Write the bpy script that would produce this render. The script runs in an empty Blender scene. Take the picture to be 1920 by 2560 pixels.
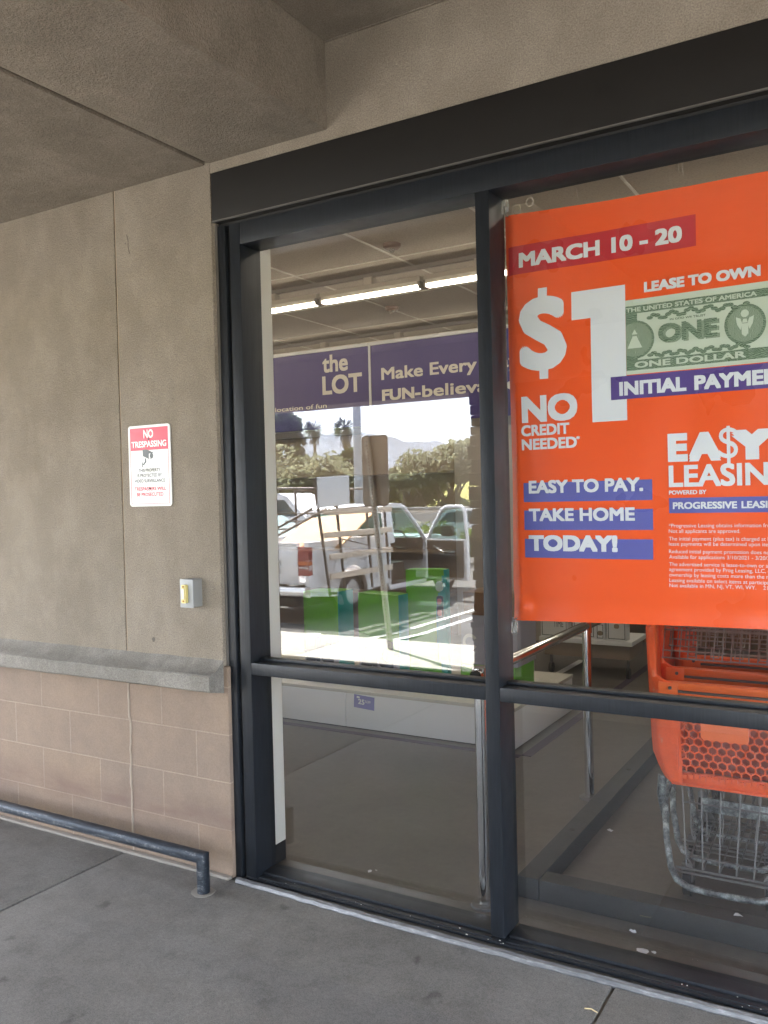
import bpy, bmesh, math, random
from mathutils import Vector, Matrix, Euler
R = math.radians
random.seed(11)
scene = bpy.context.scene
COL = scene.collection
BASE = {}

# ------------------------------------------------------------------ materials
def mat(name, col=(.5, .5, .5), rough=.6, metal=0., spec=.5):
    m = bpy.data.materials.new(name); m.use_nodes = True
    b = m.node_tree.nodes['Principled BSDF']
    b.inputs['Base Color'].default_value = (*col, 1)
    b.inputs['Roughness'].default_value = rough
    b.inputs['Metallic'].default_value = metal
    b.inputs['Specular IOR Level'].default_value = spec
    return m

def nd(m, t, **kw):
    n = m.node_tree.nodes.new(t)
    for k, v in kw.items(): setattr(n, k, v)
    return n

def lk(m, a, b): m.node_tree.links.new(a, b)

def bsdf(m): return m.node_tree.nodes['Principled BSDF']

def coords(m, scale=(1, 1, 1), loc=(0, 0, 0)):
    g = nd(m, 'ShaderNodeNewGeometry'); mp = nd(m, 'ShaderNodeMapping')
    mp.inputs['Scale'].default_value = scale; mp.inputs['Location'].default_value = loc
    lk(m, g.outputs['Position'], mp.inputs['Vector']); return mp.outputs['Vector']

def noise(m, vec, scale, detail=4, rough=.55, dist=0):
    n = nd(m, 'ShaderNodeTexNoise'); n.inputs['Scale'].default_value = scale
    n.inputs['Detail'].default_value = detail; n.inputs['Roughness'].default_value = rough
    n.inputs['Distortion'].default_value = dist
    lk(m, vec, n.inputs['Vector']); return n.outputs['Fac']

def ramp(m, fac, stops):
    r = nd(m, 'ShaderNodeValToRGB'); e = r.color_ramp.elements
    while len(e) < len(stops): e.new(.5)
    for i, (p, c) in enumerate(stops):
        e[i].position = p; e[i].color = (*c, 1) if len(c) == 3 else c
    lk(m, fac, r.inputs['Fac']); return r.outputs['Color']

def mixc(m, fac, a, b, mode='MIX'):
    n = nd(m, 'ShaderNodeMix', data_type='RGBA', blend_type=mode)
    for s, v in ((n.inputs['Factor'], fac), (n.inputs['A'], a), (n.inputs['B'], b)):
        if hasattr(v, 'node'): lk(m, v, s)
        else: s.default_value = v if isinstance(v, (int, float)) else (*v, 1) if len(v) == 3 else v
    # Mix node has several A/B sockets: pick the colour ones
    return n

def mix(m, fac, a, b, mode='MIX'):
    n = nd(m, 'ShaderNodeMix', data_type='RGBA', blend_type=mode)
    ia, ib, o = n.inputs[6], n.inputs[7], n.outputs[2]
    for s, v in ((n.inputs[0], fac), (ia, a), (ib, b)):
        if hasattr(v, 'is_linked'): lk(m, v, s)
        else: s.default_value = v if isinstance(v, (int, float)) else (*v, 1)
    return o

def math_(m, op, a, b=None, clamp=False):
    n = nd(m, 'ShaderNodeMath', operation=op, use_clamp=clamp)
    for s, v in ((n.inputs[0], a), (n.inputs[1], b)):
        if v is None: continue
        if hasattr(v, 'is_linked'): lk(m, v, s)
        else: s.default_value = v
    return n.outputs[0]

def bump(m, h, strength=.3, dist=.01):
    b = nd(m, 'ShaderNodeBump'); b.inputs['Strength'].default_value = strength
    b.inputs['Distance'].default_value = dist
    lk(m, h, b.inputs['Height']); lk(m, b.outputs['Normal'], bsdf(m).inputs['Normal']); return b

def setcol(m, c): lk(m, c, bsdf(m).inputs['Base Color'])

def stucco(name, c0, c1, bs=.5, stain=.12):
    m = mat(name, c0, .92, spec=.15); v = coords(m)
    a = noise(m, v, 2.3, 6, .6); b = noise(m, v, 190, 3, .6); d = noise(m, v, 75, 3, .6)
    c = ramp(m, a, [(.3, c0), (.7, c1)])
    sp = ramp(m, b, [(.34, (.66, .66, .66)), (.62, (1.14, 1.14, 1.14))])
    c = mix(m, .8, c, sp, 'MULTIPLY')
    st = noise(m, coords(m, (2.2, 2.2, 1.5)), 3, 5, .65)
    c = mix(m, stain, c, ramp(m, st, [(.45, (.35, .33, .30)), (.6, (1, 1, 1))]), 'MULTIPLY')
    setcol(m, c)
    bump(m, math_(m, 'ADD', b, math_(m, 'MULTIPLY', d, .9)), bs, .006)
    return m

M = {}
M['stucco'] = stucco('stucco', (.252, .216, .174), (.312, .273, .227), .5, .16)
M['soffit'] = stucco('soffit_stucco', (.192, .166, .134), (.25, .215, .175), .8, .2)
M['ledge'] = stucco('ledge_cement', (.225, .212, .190), (.285, .268, .243), .35, .3)
def block_mat():
    m = mat('painted_block', rough=.85, spec=.25); v = coords(m)
    sep = nd(m, 'ShaderNodeSeparateXYZ'); cmb = nd(m, 'ShaderNodeCombineXYZ')
    lk(m, v, sep.inputs[0])
    lk(m, math_(m, 'ADD', sep.outputs[0], 3.03 + 40 * .4064 - .2032), cmb.inputs[0])
    lk(m, math_(m, 'ADD', sep.outputs[2], .0005 + 2.032), cmb.inputs[1])
    bt = nd(m, 'ShaderNodeTexBrick', offset=.5, offset_frequency=2)
    lk(m, cmb.outputs[0], bt.inputs['Vector'])
    bt.inputs['Scale'].default_value = 1; bt.inputs['Brick Width'].default_value = .4064
    bt.inputs['Row Height'].default_value = .2032; bt.inputs['Mortar Size'].default_value = .0042
    bt.inputs['Mortar Smooth'].default_value = .6
    bt.inputs['Color1'].default_value = (.262, .197, .148, 1)
    bt.inputs['Color2'].default_value = (.240, .186, .148, 1)
    bt.inputs['Mortar'].default_value = (.31, .245, .19, 1)
    n1 = noise(m, v, 5, 6, .65); n2 = noise(m, v, 160, 3)
    c = mix(m, .55, bt.outputs['Color'], ramp(m, n1, [(.32, (.78, .78, .82)), (.66, (1.1, 1.08, 1.05))]), 'MULTIPLY')
    c = mix(m, .5, c, ramp(m, n2, [(.35, (.86, .86, .86)), (.6, (1.06, 1.06, 1.06))]), 'MULTIPLY')
    # scuff band left by carts, behind the guard pipe
    z = sep.outputs[2]
    band = math_(m, 'MULTIPLY', math_(m, 'SUBTRACT', 1, math_(m, 'MULTIPLY', math_(m, 'ABSOLUTE', math_(m, 'SUBTRACT', z, .235)), 9), True),
                 ramp(m, noise(m, coords(m, (1.2, 1, 5)), 3, 5, .6), [(.3, (.15,)*3), (.62, (1,)*3)]), True)
    c = mix(m, math_(m, 'MULTIPLY', band, .62), c, (.17, .11, .09))
    setcol(m, c)
    h = math_(m, 'ADD', math_(m, 'MULTIPLY', bt.outputs['Fac'], -.8), math_(m, 'MULTIPLY', n2, .35))
    bump(m, h, .35, .006); return m
M['block'] = block_mat()
def concrete(name, c0, c1, joints=True, rough=.8):
    m = mat(name, rough=rough, spec=.3); v = coords(m)
    a = noise(m, v, 1.1, 7, .62, .4); b = noise(m, v, 9, 5, .65); f = noise(m, v, 220, 2)
    c = ramp(m, a, [(.3, c0), (.68, c1)])
    c = mix(m, .55, c, ramp(m, b, [(.32, (.72, .72, .72)), (.55, (1.05, 1.05, 1.05))]), 'MULTIPLY')
    c = mix(m, .8, c, ramp(m, f, [(.35, (.74, .74, .74)), (.6, (1.14, 1.14, 1.14))]), 'MULTIPLY'); c = mix(m, .7, c, ramp(m, noise(m, v, 70, 3, .7), [(.3, (.76,)*3), (.62, (1.10,)*3)]), 'MULTIPLY')
    spot = nd(m, 'ShaderNodeTexVoronoi'); spot.inputs['Scale'].default_value = 5.5
    wv = mix(m, .12, v, noise_col(m, v, 14)); lk(m, wv, spot.inputs['Vector'])
    s = ramp(m, spot.outputs['Distance'], [(.06, (.42, .42, .42)), (.17, (1, 1, 1))])
    c = mix(m, .6, c, s, 'MULTIPLY')
    crk = nd(m, 'ShaderNodeTexNoise'); crk.inputs['Scale'].default_value = 3.2; crk.inputs['Detail'].default_value = 8; crk.inputs['Roughness'].default_value = .7; lk(m, v, crk.inputs['Vector'])
    c = mix(m, .45, c, ramp(m, crk.outputs['Fac'], [(.36, (.62, .61, .60)), (.47, (1, 1, 1)), (.66, (1.08, 1.07, 1.05))]), 'MULTIPLY')
    setcol(m, c); bump(m, math_(m, 'ADD', f, math_(m, 'MULTIPLY', b, .6)), .22, .004); return m
def noise_col(m, vec, scale):
    n = nd(m, 'ShaderNodeTexNoise'); n.inputs['Scale'].default_value = scale
    lk(m, vec, n.inputs['Vector']); return n.outputs['Color']
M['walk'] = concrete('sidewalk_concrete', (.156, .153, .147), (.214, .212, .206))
M['joint'] = mat('joint_filler', (.16, .145, .125), .9)
M['kerb_sunwalk'] = concrete('kerb_sunlit_walk_concrete', (.33, .315, .28), (.415, .395, .36))  # kerb concrete, also sunlight painted into the outer walk slabs
def asphalt():
    m = mat('asphalt', rough=.9, spec=.2); v = coords(m)
    c = ramp(m, noise(m, v, .6, 6), [(.3, (.075, .072, .068)), (.7, (.11, .105, .098))])
    c = mix(m, .7, c, ramp(m, noise(m, v, 120, 2), [(.3, (.6,)*3), (.65, (1.3,)*3)]), 'MULTIPLY')
    setcol(m, c); return m
M['asphalt'] = asphalt()
M['linepaint'] = mat('line_paint', (.46, .455, .44), .7)
def frame_mat():
    m = mat('dark_bronze_anodised', (.024, .026, .030), .33, .15, .35); v = coords(m)
    n = noise(m, coords(m, (30, 30, 1.5)), 6, 4)
    setcol(m, ramp(m, n, [(.3, (.0105, .013, .0175)), (.7, (.0165, .020, .026))]))
    lk(m, math_(m, 'ADD', .32, math_(m, 'MULTIPLY', noise(m, v, 12, 5), .2)), bsdf(m).inputs['Roughness']); return m
M['frame'] = frame_mat()
M['fascia'] = mat('dark_fascia_metal', (.011, .0098, .009), .65, .0, .25)
M['gasket'] = mat('black_gasket', (.012, .012, .013), .55)
def seal():
    m = mat('weathered_threshold', rough=.45, metal=.4); v = coords(m, (1, 1, 1))
    n = noise(m, coords(m, (2, 12, 12)), 8, 6, .7)
    setcol(m, ramp(m, n, [(.3, (.09, .095, .105)), (.55, (.17, .175, .185)), (.75, (.36, .36, .37))])); return m
M['seal'] = seal()
def glass(name, ior=2.0, tint=(.90, .92, .93), dust=.006):
    m = bpy.data.materials.new(name); m.use_nodes = True; nt = m.node_tree
    for n in list(nt.nodes): nt.nodes.remove(n)
    out = nd(m, 'ShaderNodeOutputMaterial'); tr = nd(m, 'ShaderNodeBsdfTransparent'); gl = nd(m, 'ShaderNodeBsdfGlossy')
    df = nd(m, 'ShaderNodeBsdfDiffuse'); mx = nd(m, 'ShaderNodeMixShader'); mx2 = nd(m, 'ShaderNodeMixShader')
    r0 = ((ior - 1) / (ior + 1)) ** 2      # same reflectance from both faces of the sheet
    gg = nd(m, 'ShaderNodeNewGeometry'); dt = nd(m, 'ShaderNodeVectorMath', operation='DOT_PRODUCT')
    lk(m, gg.outputs['Normal'], dt.inputs[0]); lk(m, gg.outputs['Incoming'], dt.inputs[1])
    c5 = math_(m, 'POWER', math_(m, 'SUBTRACT', 1, math_(m, 'ABSOLUTE', dt.outputs['Value']), True), 5)
    fr = math_(m, 'ADD', r0, math_(m, 'MULTIPLY', c5, 1 - r0))
    tr.inputs['Color'].default_value = (*tint, 1); gl.inputs['Roughness'].default_value = 0
    gl.inputs['Color'].default_value = (.97, .985, 1, 1)
    df.inputs['Color'].default_value = (.75, .74, .72, 1)
    v = coords(m); d = ramp(m, noise(m, coords(m, (1.5, 1.5, .6)), 3, 6, .65), [(.35, (dust * .35,)*3), (.7, (dust * 1.6,)*3)])
    lk(m, d, mx2.inputs['Fac']); lk(m, tr.outputs[0], mx2.inputs[1]); lk(m, df.outputs[0], mx2.inputs[2])
    lk(m, fr, mx.inputs['Fac']); lk(m, mx2.outputs[0], mx.inputs[1]); lk(m, gl.outputs[0], mx.inputs[2])
    lk(m, mx.outputs[0], out.inputs['Surface']); return m
M['glass'] = glass('window_glass', 2.15)
M['autoglass'] = glass('tinted_auto_glass', 1.6, (.42, .60, .54), .01)
M['clear'] = glass('clear_plastic', 1.5, (.9, .9, .88), .25)
def vinyl(name, col, rough=.32):
    m = mat(name, col, rough, spec=.45); v = coords(m)
    n = noise(m, v, 4, 3); lk(m, math_(m, 'ADD', rough - .1, math_(m, 'MULTIPLY', n, .14)), bsdf(m).inputs['Roughness']); return m
M['orange'] = vinyl('banner_orange', (.95, .112, .020))
M['bwhite'] = vinyl('banner_white', (.78, .81, .86))
M['bred'] = vinyl('banner_red', (.58, .028, .045))
M['bblue'] = vinyl('banner_blue', (.125, .135, .44))
M['bpurple'] = vinyl('banner_purple', (.105, .065, .27))
M['billpale'] = vinyl('bill_pale_green', (.62, .70, .58))
def bill_dark():
    m = vinyl('bill_dark_green', (.10, .17, .11)); v = coords(m)
    w = nd(m, 'ShaderNodeTexWave', wave_type='RINGS'); w.inputs['Scale'].default_value = 60; w.inputs['Distortion'].default_value = 12
    lk(m, v, w.inputs['Vector'])
    setcol(m, mix(m, .75, (.13, .20, .13), ramp(m, w.outputs['Fac'], [(.3, (.07, .13, .08)), (.8, (.30, .40, .29))]))); return m
M['billdark'] = bill_dark()
def bill_mid():
    m = vinyl('bill_mid_green', (.25, .34, .24)); v = coords(m)
    w = nd(m, 'ShaderNodeTexWave', wave_type='BANDS'); w.inputs['Scale'].default_value = 90; w.inputs['Distortion'].default_value = 9; w.inputs['Detail'].default_value = 4
    lk(m, v, w.inputs['Vector'])
    setcol(m, mix(m, .6, (.23, .31, .22), ramp(m, w.outputs['Fac'], [(.3, (.12, .19, .12)), (.75, (.46, .55, .43))]))); return m
M['billmid'] = bill_mid()
M['signwhite'] = mat('sign_white', (.82, .82, .82), .3)
M['signred'] = mat('sign_red', (.62, .035, .075), .28)
M['signgrey'] = mat('sign_print_grey', (.10, .115, .12), .4)
M['greybox'] = mat('grey_box_paint', (.24, .24, .235), .5)
M['ivory'] = mat('ivory_plastic', (.62, .52, .20), .4)
M['lampwhite'] = mat('button_white', (.8, .78, .66), .35)
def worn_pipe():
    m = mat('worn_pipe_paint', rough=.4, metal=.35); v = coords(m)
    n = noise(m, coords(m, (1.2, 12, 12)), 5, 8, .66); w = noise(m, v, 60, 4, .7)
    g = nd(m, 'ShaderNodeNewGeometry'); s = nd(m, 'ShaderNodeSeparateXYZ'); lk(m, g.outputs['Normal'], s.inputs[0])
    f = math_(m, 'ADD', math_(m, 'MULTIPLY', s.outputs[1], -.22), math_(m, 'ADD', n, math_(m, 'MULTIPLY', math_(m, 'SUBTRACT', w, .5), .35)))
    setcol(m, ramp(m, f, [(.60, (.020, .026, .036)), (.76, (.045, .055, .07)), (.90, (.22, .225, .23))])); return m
M['pipe'] = worn_pipe()
M['chrome'] = mat('chrome', (.78, .78, .78), .09, 1.)
M['drywall'] = mat('white_drywall', (.82, .80, .74), .8)
M['basebd'] = mat('black_base', (.015, .015, .016), .5)
def tile():
    m = mat('ceiling_tile', rough=.95, spec=.1); v = coords(m)
    setcol(m, mix(m, .5, (.55, .49, .42), ramp(m, noise(m, v, 60, 4), [(.35, (.75,)*3), (.55, (1.05,)*3)]), 'MULTIPLY')); return m
M['tile'] = tile()
M['tbar'] = mat('ceiling_grid', (.78, .74, .66), .5)
def floorm():
    m = mat('store_floor', rough=.4, spec=.4); v = coords(m)
    c = ramp(m, noise(m, v, 1.6, 7, .65, .5), [(.3, (.072, .063, .054)), (.7, (.108, .097, .085))])
    c = mix(m, .6, c, ramp(m, noise(m, v, 26, 5, .7), [(.3, (.75,)*3), (.62, (1.1,)*3)]), 'MULTIPLY')
    setcol(m, c); return m
M['floor'] = floorm()
M['tape'] = mat('purple_floor_tape', (.035, .025, .05), .6)
M['rubber'] = mat('black_rubber', (.010, .012, .015), .6)
M['platform'] = mat('white_laminate', (.62, .63, .64), .45)
M['valance'] = mat('valance_purple', (.042, .030, .175), .5)
M['valtext'] = mat('valance_white', (.66, .63, .58), .6)
M['shelfgrey'] = mat('shelf_grey', (.36, .33, .31), .6)
M['shelfdark'] = mat('shelf_brown', (.22, .165, .12), .6)
M['pkgreen'] = mat('package_green', (.13, .42, .03), .3)
M['pkteal'] = mat('package_teal', (.012, .30, .29), .3)
M['pkgrey'] = mat('package_grey', (.33, .34, .42), .35)
M['pkdark'] = mat('package_ink', (.02, .025, .05), .4)
M['pkred'] = mat('package_red', (.5, .03, .05), .35)
M['pkpale'] = mat('package_pale', (.5, .66, .6), .35)
M['pkbrown'] = mat('package_brown', (.16, .085, .035), .5)
def cartm():
    m = mat('cart_orange', rough=.45, spec=.4); v = coords(m)
    n = noise(m, coords(m, (9, 9, 3)), 3.2, 8, .72)
    f = noise(m, v, 90, 3)
    sc = math_(m, 'MULTIPLY', n, 1)
    c = ramp(m, sc, [(.60, (.80, .105, .022)), (.68, (.70, .20, .11)), (.76, (.62, .42, .34))])
    c = mix(m, .35, c, ramp(m, f, [(.3, (.8,)*3), (.6, (1.05,)*3)]), 'MULTIPLY'); setcol(m, c); return m
M['cart'] = cartm()
M['cartshade'] = mat('cart_shade_red_orange', (.34, .05, .02), .5)  # cart orange in shade, the dimness put into the colour
M['cartclean'] = mat('cart_orange_plain', (.80, .15, .03), .4)
M['wire'] = mat('zinc_wire', (.13, .127, .127), .5, .6)
def tubem():
    m = mat('scuffed_cart_tube', rough=.5, metal=.5); v = coords(m)
    setcol(m, ramp(m, noise(m, v, 22, 8, .75), [(.38, (.05, .055, .06)), (.52, (.19, .21, .215)), (.66, (.50, .55, .54))])); return m
M['carttube'] = tubem()
M['paper'] = mat('white_paper', (.55, .56, .59), .8)
M['grout'] = mat('grey_specks', (.6, .58, .55), .8)
def stone():
    m = mat('ledger_stone', rough=.95, spec=.15); v = coords(m)
    ob = nd(m, 'ShaderNodeNewGeometry')
    c = ramp(m, ob.outputs['Random Per Island'], [(0, (.10, .088, .075)), (.5, (.125, .108, .09)), (1, (.15, .13, .11))])
    c = mix(m, .7, c, ramp(m, noise(m, v, 22, 6, .7), [(.3, (.6,)*3), (.7, (1.15,)*3)]), 'MULTIPLY')
    setcol(m, c); bump(m, noise(m, v, 40, 5), .5, .02); return m
M['stone'] = stone()
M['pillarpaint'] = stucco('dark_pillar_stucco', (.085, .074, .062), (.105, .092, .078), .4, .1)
M['steel'] = mat('galvanised_steel', (.46, .46, .44), .45, .7)
M['signback'] = mat('sign_back_aluminium', (.38, .35, .32), .55, .3)
M['holes'] = mat('punched_hole', (.01, .01, .01), .8)
M['tpaint'] = mat('white_truck_paint', (.74, .74, .75), .18, 0, .6)
M['tblack'] = mat('black_trim', (.018, .017, .016), .5)
M['tbrown'] = mat('brown_door_trim', (.045, .032, .024), .5)
M['tlight'] = mat('chrome_trim', (.7, .7, .7), .12, 1)
M['tred'] = mat('tail_lamp_red', (.26, .05, .045), .2)
M['tamber'] = mat('tail_lamp_amber', (.50, .13, .03), .2)
M['tgrey'] = mat('tail_lamp_clear', (.45, .42, .40), .2)
M['tyre'] = mat('tyre_rubber', (.02, .02, .02), .85)
M['rim'] = mat('wheel_rim', (.5, .5, .5), .3, .8)
def wood(name, a, b):
    m = mat(name, rough=.75); v = coords(m, (2, 14, 14))
    setcol(m, ramp(m, noise(m, v, 3, 6, .6, .6), [(.3, a), (.7, b)])); return m
M['wood'] = wood('rack_lumber', (.52, .43, .33), (.64, .54, .43))
M['ply'] = wood('plywood', (.52, .31, .16), (.62, .40, .22))
M['rack'] = mat('rack_steel', (.12, .10, .085), .55, .3)
M['board'] = mat('white_sheet', (.62, .63, .65), .35)
def leaf(name, a, b, c):
    m = mat(name, rough=.7, spec=.25); v = coords(m)
    g = nd(m, 'ShaderNodeNewGeometry')
    k = ramp(m, g.outputs['Random Per Island'], [(0, a), (.55, b), (1, c)])
    k = mix(m, .6, k, ramp(m, noise(m, v, .9, 4), [(.35, (.6,)*3), (.65, (1.2,)*3)]), 'MULTIPLY'); setcol(m, k)
    # thin leaves let light through
    tl = nd(m, 'ShaderNodeBsdfTranslucent'); ms = nd(m, 'ShaderNodeMixShader'); ms.inputs[0].default_value = .5
    lk(m, mix(m, .5, k, (1.45, 1.45, 1.25), 'MULTIPLY'), tl.inputs['Color'])
    out = [n for n in m.node_tree.nodes if n.type == 'OUTPUT_MATERIAL'][0]
    lk(m, bsdf(m).outputs[0], ms.inputs[1]); lk(m, tl.outputs[0], ms.inputs[2]); lk(m, ms.outputs[0], out.inputs['Surface']); return m
M['leafdark'] = leaf('dark_foliage', (.022, .035, .016), (.035, .052, .022), (.055, .075, .03))
M['leafolive'] = leaf('olive_foliage', (.125, .13, .09), (.17, .175, .12), (.22, .22, .155))
M['leafmid'] = leaf('mid_foliage', (.075, .092, .045), (.11, .125, .06), (.155, .17, .08))
M['leafpalm'] = leaf('palm_foliage', (.035, .05, .022), (.055, .07, .03), (.085, .095, .045))
M['leafbright'] = leaf('bright_shrub', (.06, .10, .02), (.10, .15, .03), (.17, .21, .06))
M['petal'] = mat('white_petals', (.7, .7, .62), .7)
def bark():
    m = mat('bark', rough=.95); v = coords(m, (6, 6, 1.5))
    setcol(m, ramp(m, noise(m, v, 3, 5), [(.3, (.07, .055, .042)), (.7, (.15, .12, .095))])); return m
M['bark'] = bark()
def grassm():
    m = mat('dry_grass', rough=.95, spec=.1); v = coords(m)
    c = ramp(m, noise(m, v, .16, 6, .6), [(.3, (.20, .20, .06)), (.55, (.29, .27, .09)), (.75, (.22, .24, .07))])
    c = mix(m, .5, c, ramp(m, noise(m, v, 3, 5), [(.3, (.75,)*3), (.65, (1.12,)*3)]), 'MULTIPLY'); setcol(m, c); return m
M['grass'] = grassm()
def desert():
    m = mat('desert_ground', rough=1, spec=.1); v = coords(m)
    setcol(m, ramp(m, noise(m, v, .02, 6), [(.3, (.20, .17, .12)), (.7, (.28, .24, .17))])); return m
M['desert'] = desert()
def rock():
    m = mat('mountain_rock', rough=1, spec=.1); v = coords(m)
    c = ramp(m, noise(m, v, .012, 8, .65), [(.35, (.055, .05, .05)), (.65, (.11, .10, .095))]); setcol(m, c); return m
M['rock'] = rock()
M['wallpaint'] = mat('pale_wall_paint', (.52, .47, .40), .85)
M['tanwall'] = mat('tan_building', (.36, .24, .14), .85)
M['tanroof'] = mat('pale_roof_edge', (.62, .48, .28), .8)
M['winblue'] = mat('dark_window', (.05, .08, .085), .12)
M['carteal'] = mat('pale_teal_paint', (.32, .42, .40), .25)
M['polemat'] = mat('pole_paint', (.36, .37, .38), .45, .2)
M['detector'] = mat('detector_brick_red', (.25, .16, .13), .5)
M['trunking'] = mat('light_trunking', (.62, .57, .50), .5)
def emis(name, col, s):
    m = bpy.data.materials.new(name); m.use_nodes = True
    b = bsdf(m); b.inputs['Base Color'].default_value = (.8, .8, .8, 1)
    b.inputs['Emission Color'].default_value = (*col, 1); b.inputs['Emission Strength'].default_value = s; return m
M['tube'] = emis('lit_tube', (1, .88, .70), 1.45)

# ------------------------------------------------------------------ mesh helpers
class MB:
    def __init__(s): s.v, s.f, s.m = [], [], []
    def add(s, vs, fs, mi=0):
        o = len(s.v); s.v += [tuple(p) for p in vs]
        s.f += [tuple(i + o for i in f) for f in fs]; s.m += [mi] * len(fs); return s
    def box(s, x0, x1, y0, y1, z0, z1, mi=0):
        return s.add([(x0, y0, z0), (x1, y0, z0), (x1, y1, z0), (x0, y1, z0), (x0, y0, z1), (x1, y0, z1), (x1, y1, z1), (x0, y1, z1)],
              [(0, 3, 2, 1), (4, 5, 6, 7), (0, 1, 5, 4), (1, 2, 6, 5), (2, 3, 7, 6), (3, 0, 4, 7)], mi)
    def obox(s, c, ax, ay, az, mi=0):
        c, ax, ay, az = Vector(c), Vector(ax), Vector(ay), Vector(az); vs = []
        for k in (-1, 1):
            for j, i in ((-1, -1), (-1, 1), (1, 1), (1, -1)): vs.append(c + ax * i + ay * j + az * k)
        return s.add(vs, [(0, 3, 2, 1), (4, 5, 6, 7), (0, 1, 5, 4), (1, 2, 6, 5), (2, 3, 7, 6), (3, 0, 4, 7)], mi)
    def tube(s, pts, r, n=10, mi=0, caps=True):
        pts = [Vector(p) for p in pts]; rs = r if isinstance(r, (list, tuple)) else [r] * len(pts)
        d0 = (pts[1] - pts[0]).normalized()
        up = Vector((0, 0, 1)) if abs(d0.z) < .9 else Vector((1, 0, 0))
        a = d0.cross(up).normalized(); rings = []
        for i, p in enumerate(pts):
            di = (pts[i] - pts[i - 1]).normalized() if i else None
            do = (pts[i + 1] - pts[i]).normalized() if i < len(pts) - 1 else None
            t = (di + do).normalized() if di and do else (di or do)
            k = 1 / max(.35, t.dot(do or di))
            a = (a - t * a.dot(t)).normalized(); b = t.cross(a)
            # stretch across the mitre
            ring = []
            bend = (do - di) if di and do else Vector()
            bd = bend.normalized() if bend.length > 1e-4 else None
            for q in range(n):
                w = 2 * math.pi * q / n; o = (a * math.cos(w) + b * math.sin(w)) * rs[i]
                if bd: o += bd * o.dot(bd) * (k - 1)
                ring.append(p + o)
            rings.append(ring)
        o = len(s.v)
        vs = [p for ring in rings for p in ring]; fs = []
        for i in range(len(rings) - 1):
            for q in range(n):
                fs.append((i * n + q, i * n + (q + 1) % n, (i + 1) * n + (q + 1) % n, (i + 1) * n + q))
        if caps: fs += [tuple(range(n - 1, -1, -1)), tuple((len(rings) - 1) * n + q for q in range(n))]
        return s.add(vs, fs, mi)
    def prism(s, poly, axis, a0, a1, mi=0, capmi=None):
        """poly: 2D loop; axis x -> (y,z), y -> (x,z), z -> (x,y)"""
        def P(p, a): return {'x': (a, p[0], p[1]), 'y': (p[0], a, p[1]), 'z': (p[0], p[1], a)}[axis]
        n = len(poly); vs = [P(p, a0) for p in poly] + [P(p, a1) for p in poly]
        s.add(vs, [(i, (i + 1) % n, n + (i + 1) % n, n + i) for i in range(n)], mi)
        return s.add(vs, [tuple(range(n - 1, -1, -1)), tuple(range(n, 2 * n))], mi if capmi is None else capmi)
    def sphere(s, c, r, n=10, mi=0, sz=1):
        vs, fs = [], []; k = n // 2
        for i in range(1, k):
            t = math.pi * i / k
            for j in range(n):
                w = 2 * math.pi * j / n; vs.append((c[0] + r * math.sin(t) * math.cos(w), c[1] + r * math.sin(t) * math.sin(w), c[2] + r * sz * math.cos(t)))
        for i in range(k - 2):
            for j in range(n): fs.append((i * n + j, (i + 1) * n + j, (i + 1) * n + (j + 1) % n, i * n + (j + 1) % n))
        vs += [(c[0], c[1], c[2] + r * sz), (c[0], c[1], c[2] - r * sz)]; a = len(vs) - 2
        for j in range(n): fs += [(a, j, (j + 1) % n), (a + 1, (k - 2) * n + (j + 1) % n, (k - 2) * n + j)]
        return s.add(vs, fs, mi)
    def build(s, name, mats, parent=None, bevel=0, seg=2, smooth=True, angle=35, recalc=True, base=None):
        me = bpy.data.meshes.new(name)
        base = Vector(base) if base is not None else (BASE[parent.name] if parent else Vector((0, 0, 0)))
        me.from_pydata([tuple(Vector(p) - base) for p in s.v], [], s.f)
        mats = mats if isinstance(mats, (list, tuple)) else [mats]
        for m_ in mats: me.materials.append(m_ if not isinstance(m_, str) else M[m_])
        me.polygons.foreach_set('material_index', s.m)
        bm = bmesh.new(); bm.from_mesh(me)
        if recalc: bmesh.ops.recalc_face_normals(bm, faces=bm.faces)
        if bevel:
            es = [e for e in bm.edges if e.is_manifold and e.calc_face_angle(0) > .5]
            bmesh.ops.bevel(bm, geom=es, offset=bevel, segments=seg, profile=.6, affect='EDGES', clamp_overlap=True)
        bm.to_mesh(me); bm.free()
        if smooth:
            me.polygons.foreach_set('use_smooth', [True] * len(me.polygons)); me.set_sharp_from_angle(angle=R(angle))
        me.update()
        o = bpy.data.objects.new(name, me); COL.objects.link(o)
        if parent: o.parent = parent
        else: o.location = base
        BASE[o.name] = base
        return o

def thing(name, label, cat, loc=(0, 0, 0), group=None):
    o = bpy.data.objects.new(name, None); COL.objects.link(o); o.location = loc; o.empty_display_size = .1
    o['label'] = label; o['category'] = cat
    if group: o['group'] = group
    BASE[o.name] = Vector(loc); return o
def tag(o, label, cat, group=None):
    o['label'] = label; o['category'] = cat
    if group: o['group'] = group
    return o
def structure(o, kind='structure'): o['kind'] = kind; return o
def relabel(o, label): o['label'] = label; return o
def copytree(o, parent=None):
    c = o.copy(); COL.objects.link(c); BASE[c.name] = BASE[o.name]
    if parent: c.parent = parent
    for ch in list(o.children): copytree(ch, c)
    return c

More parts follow.
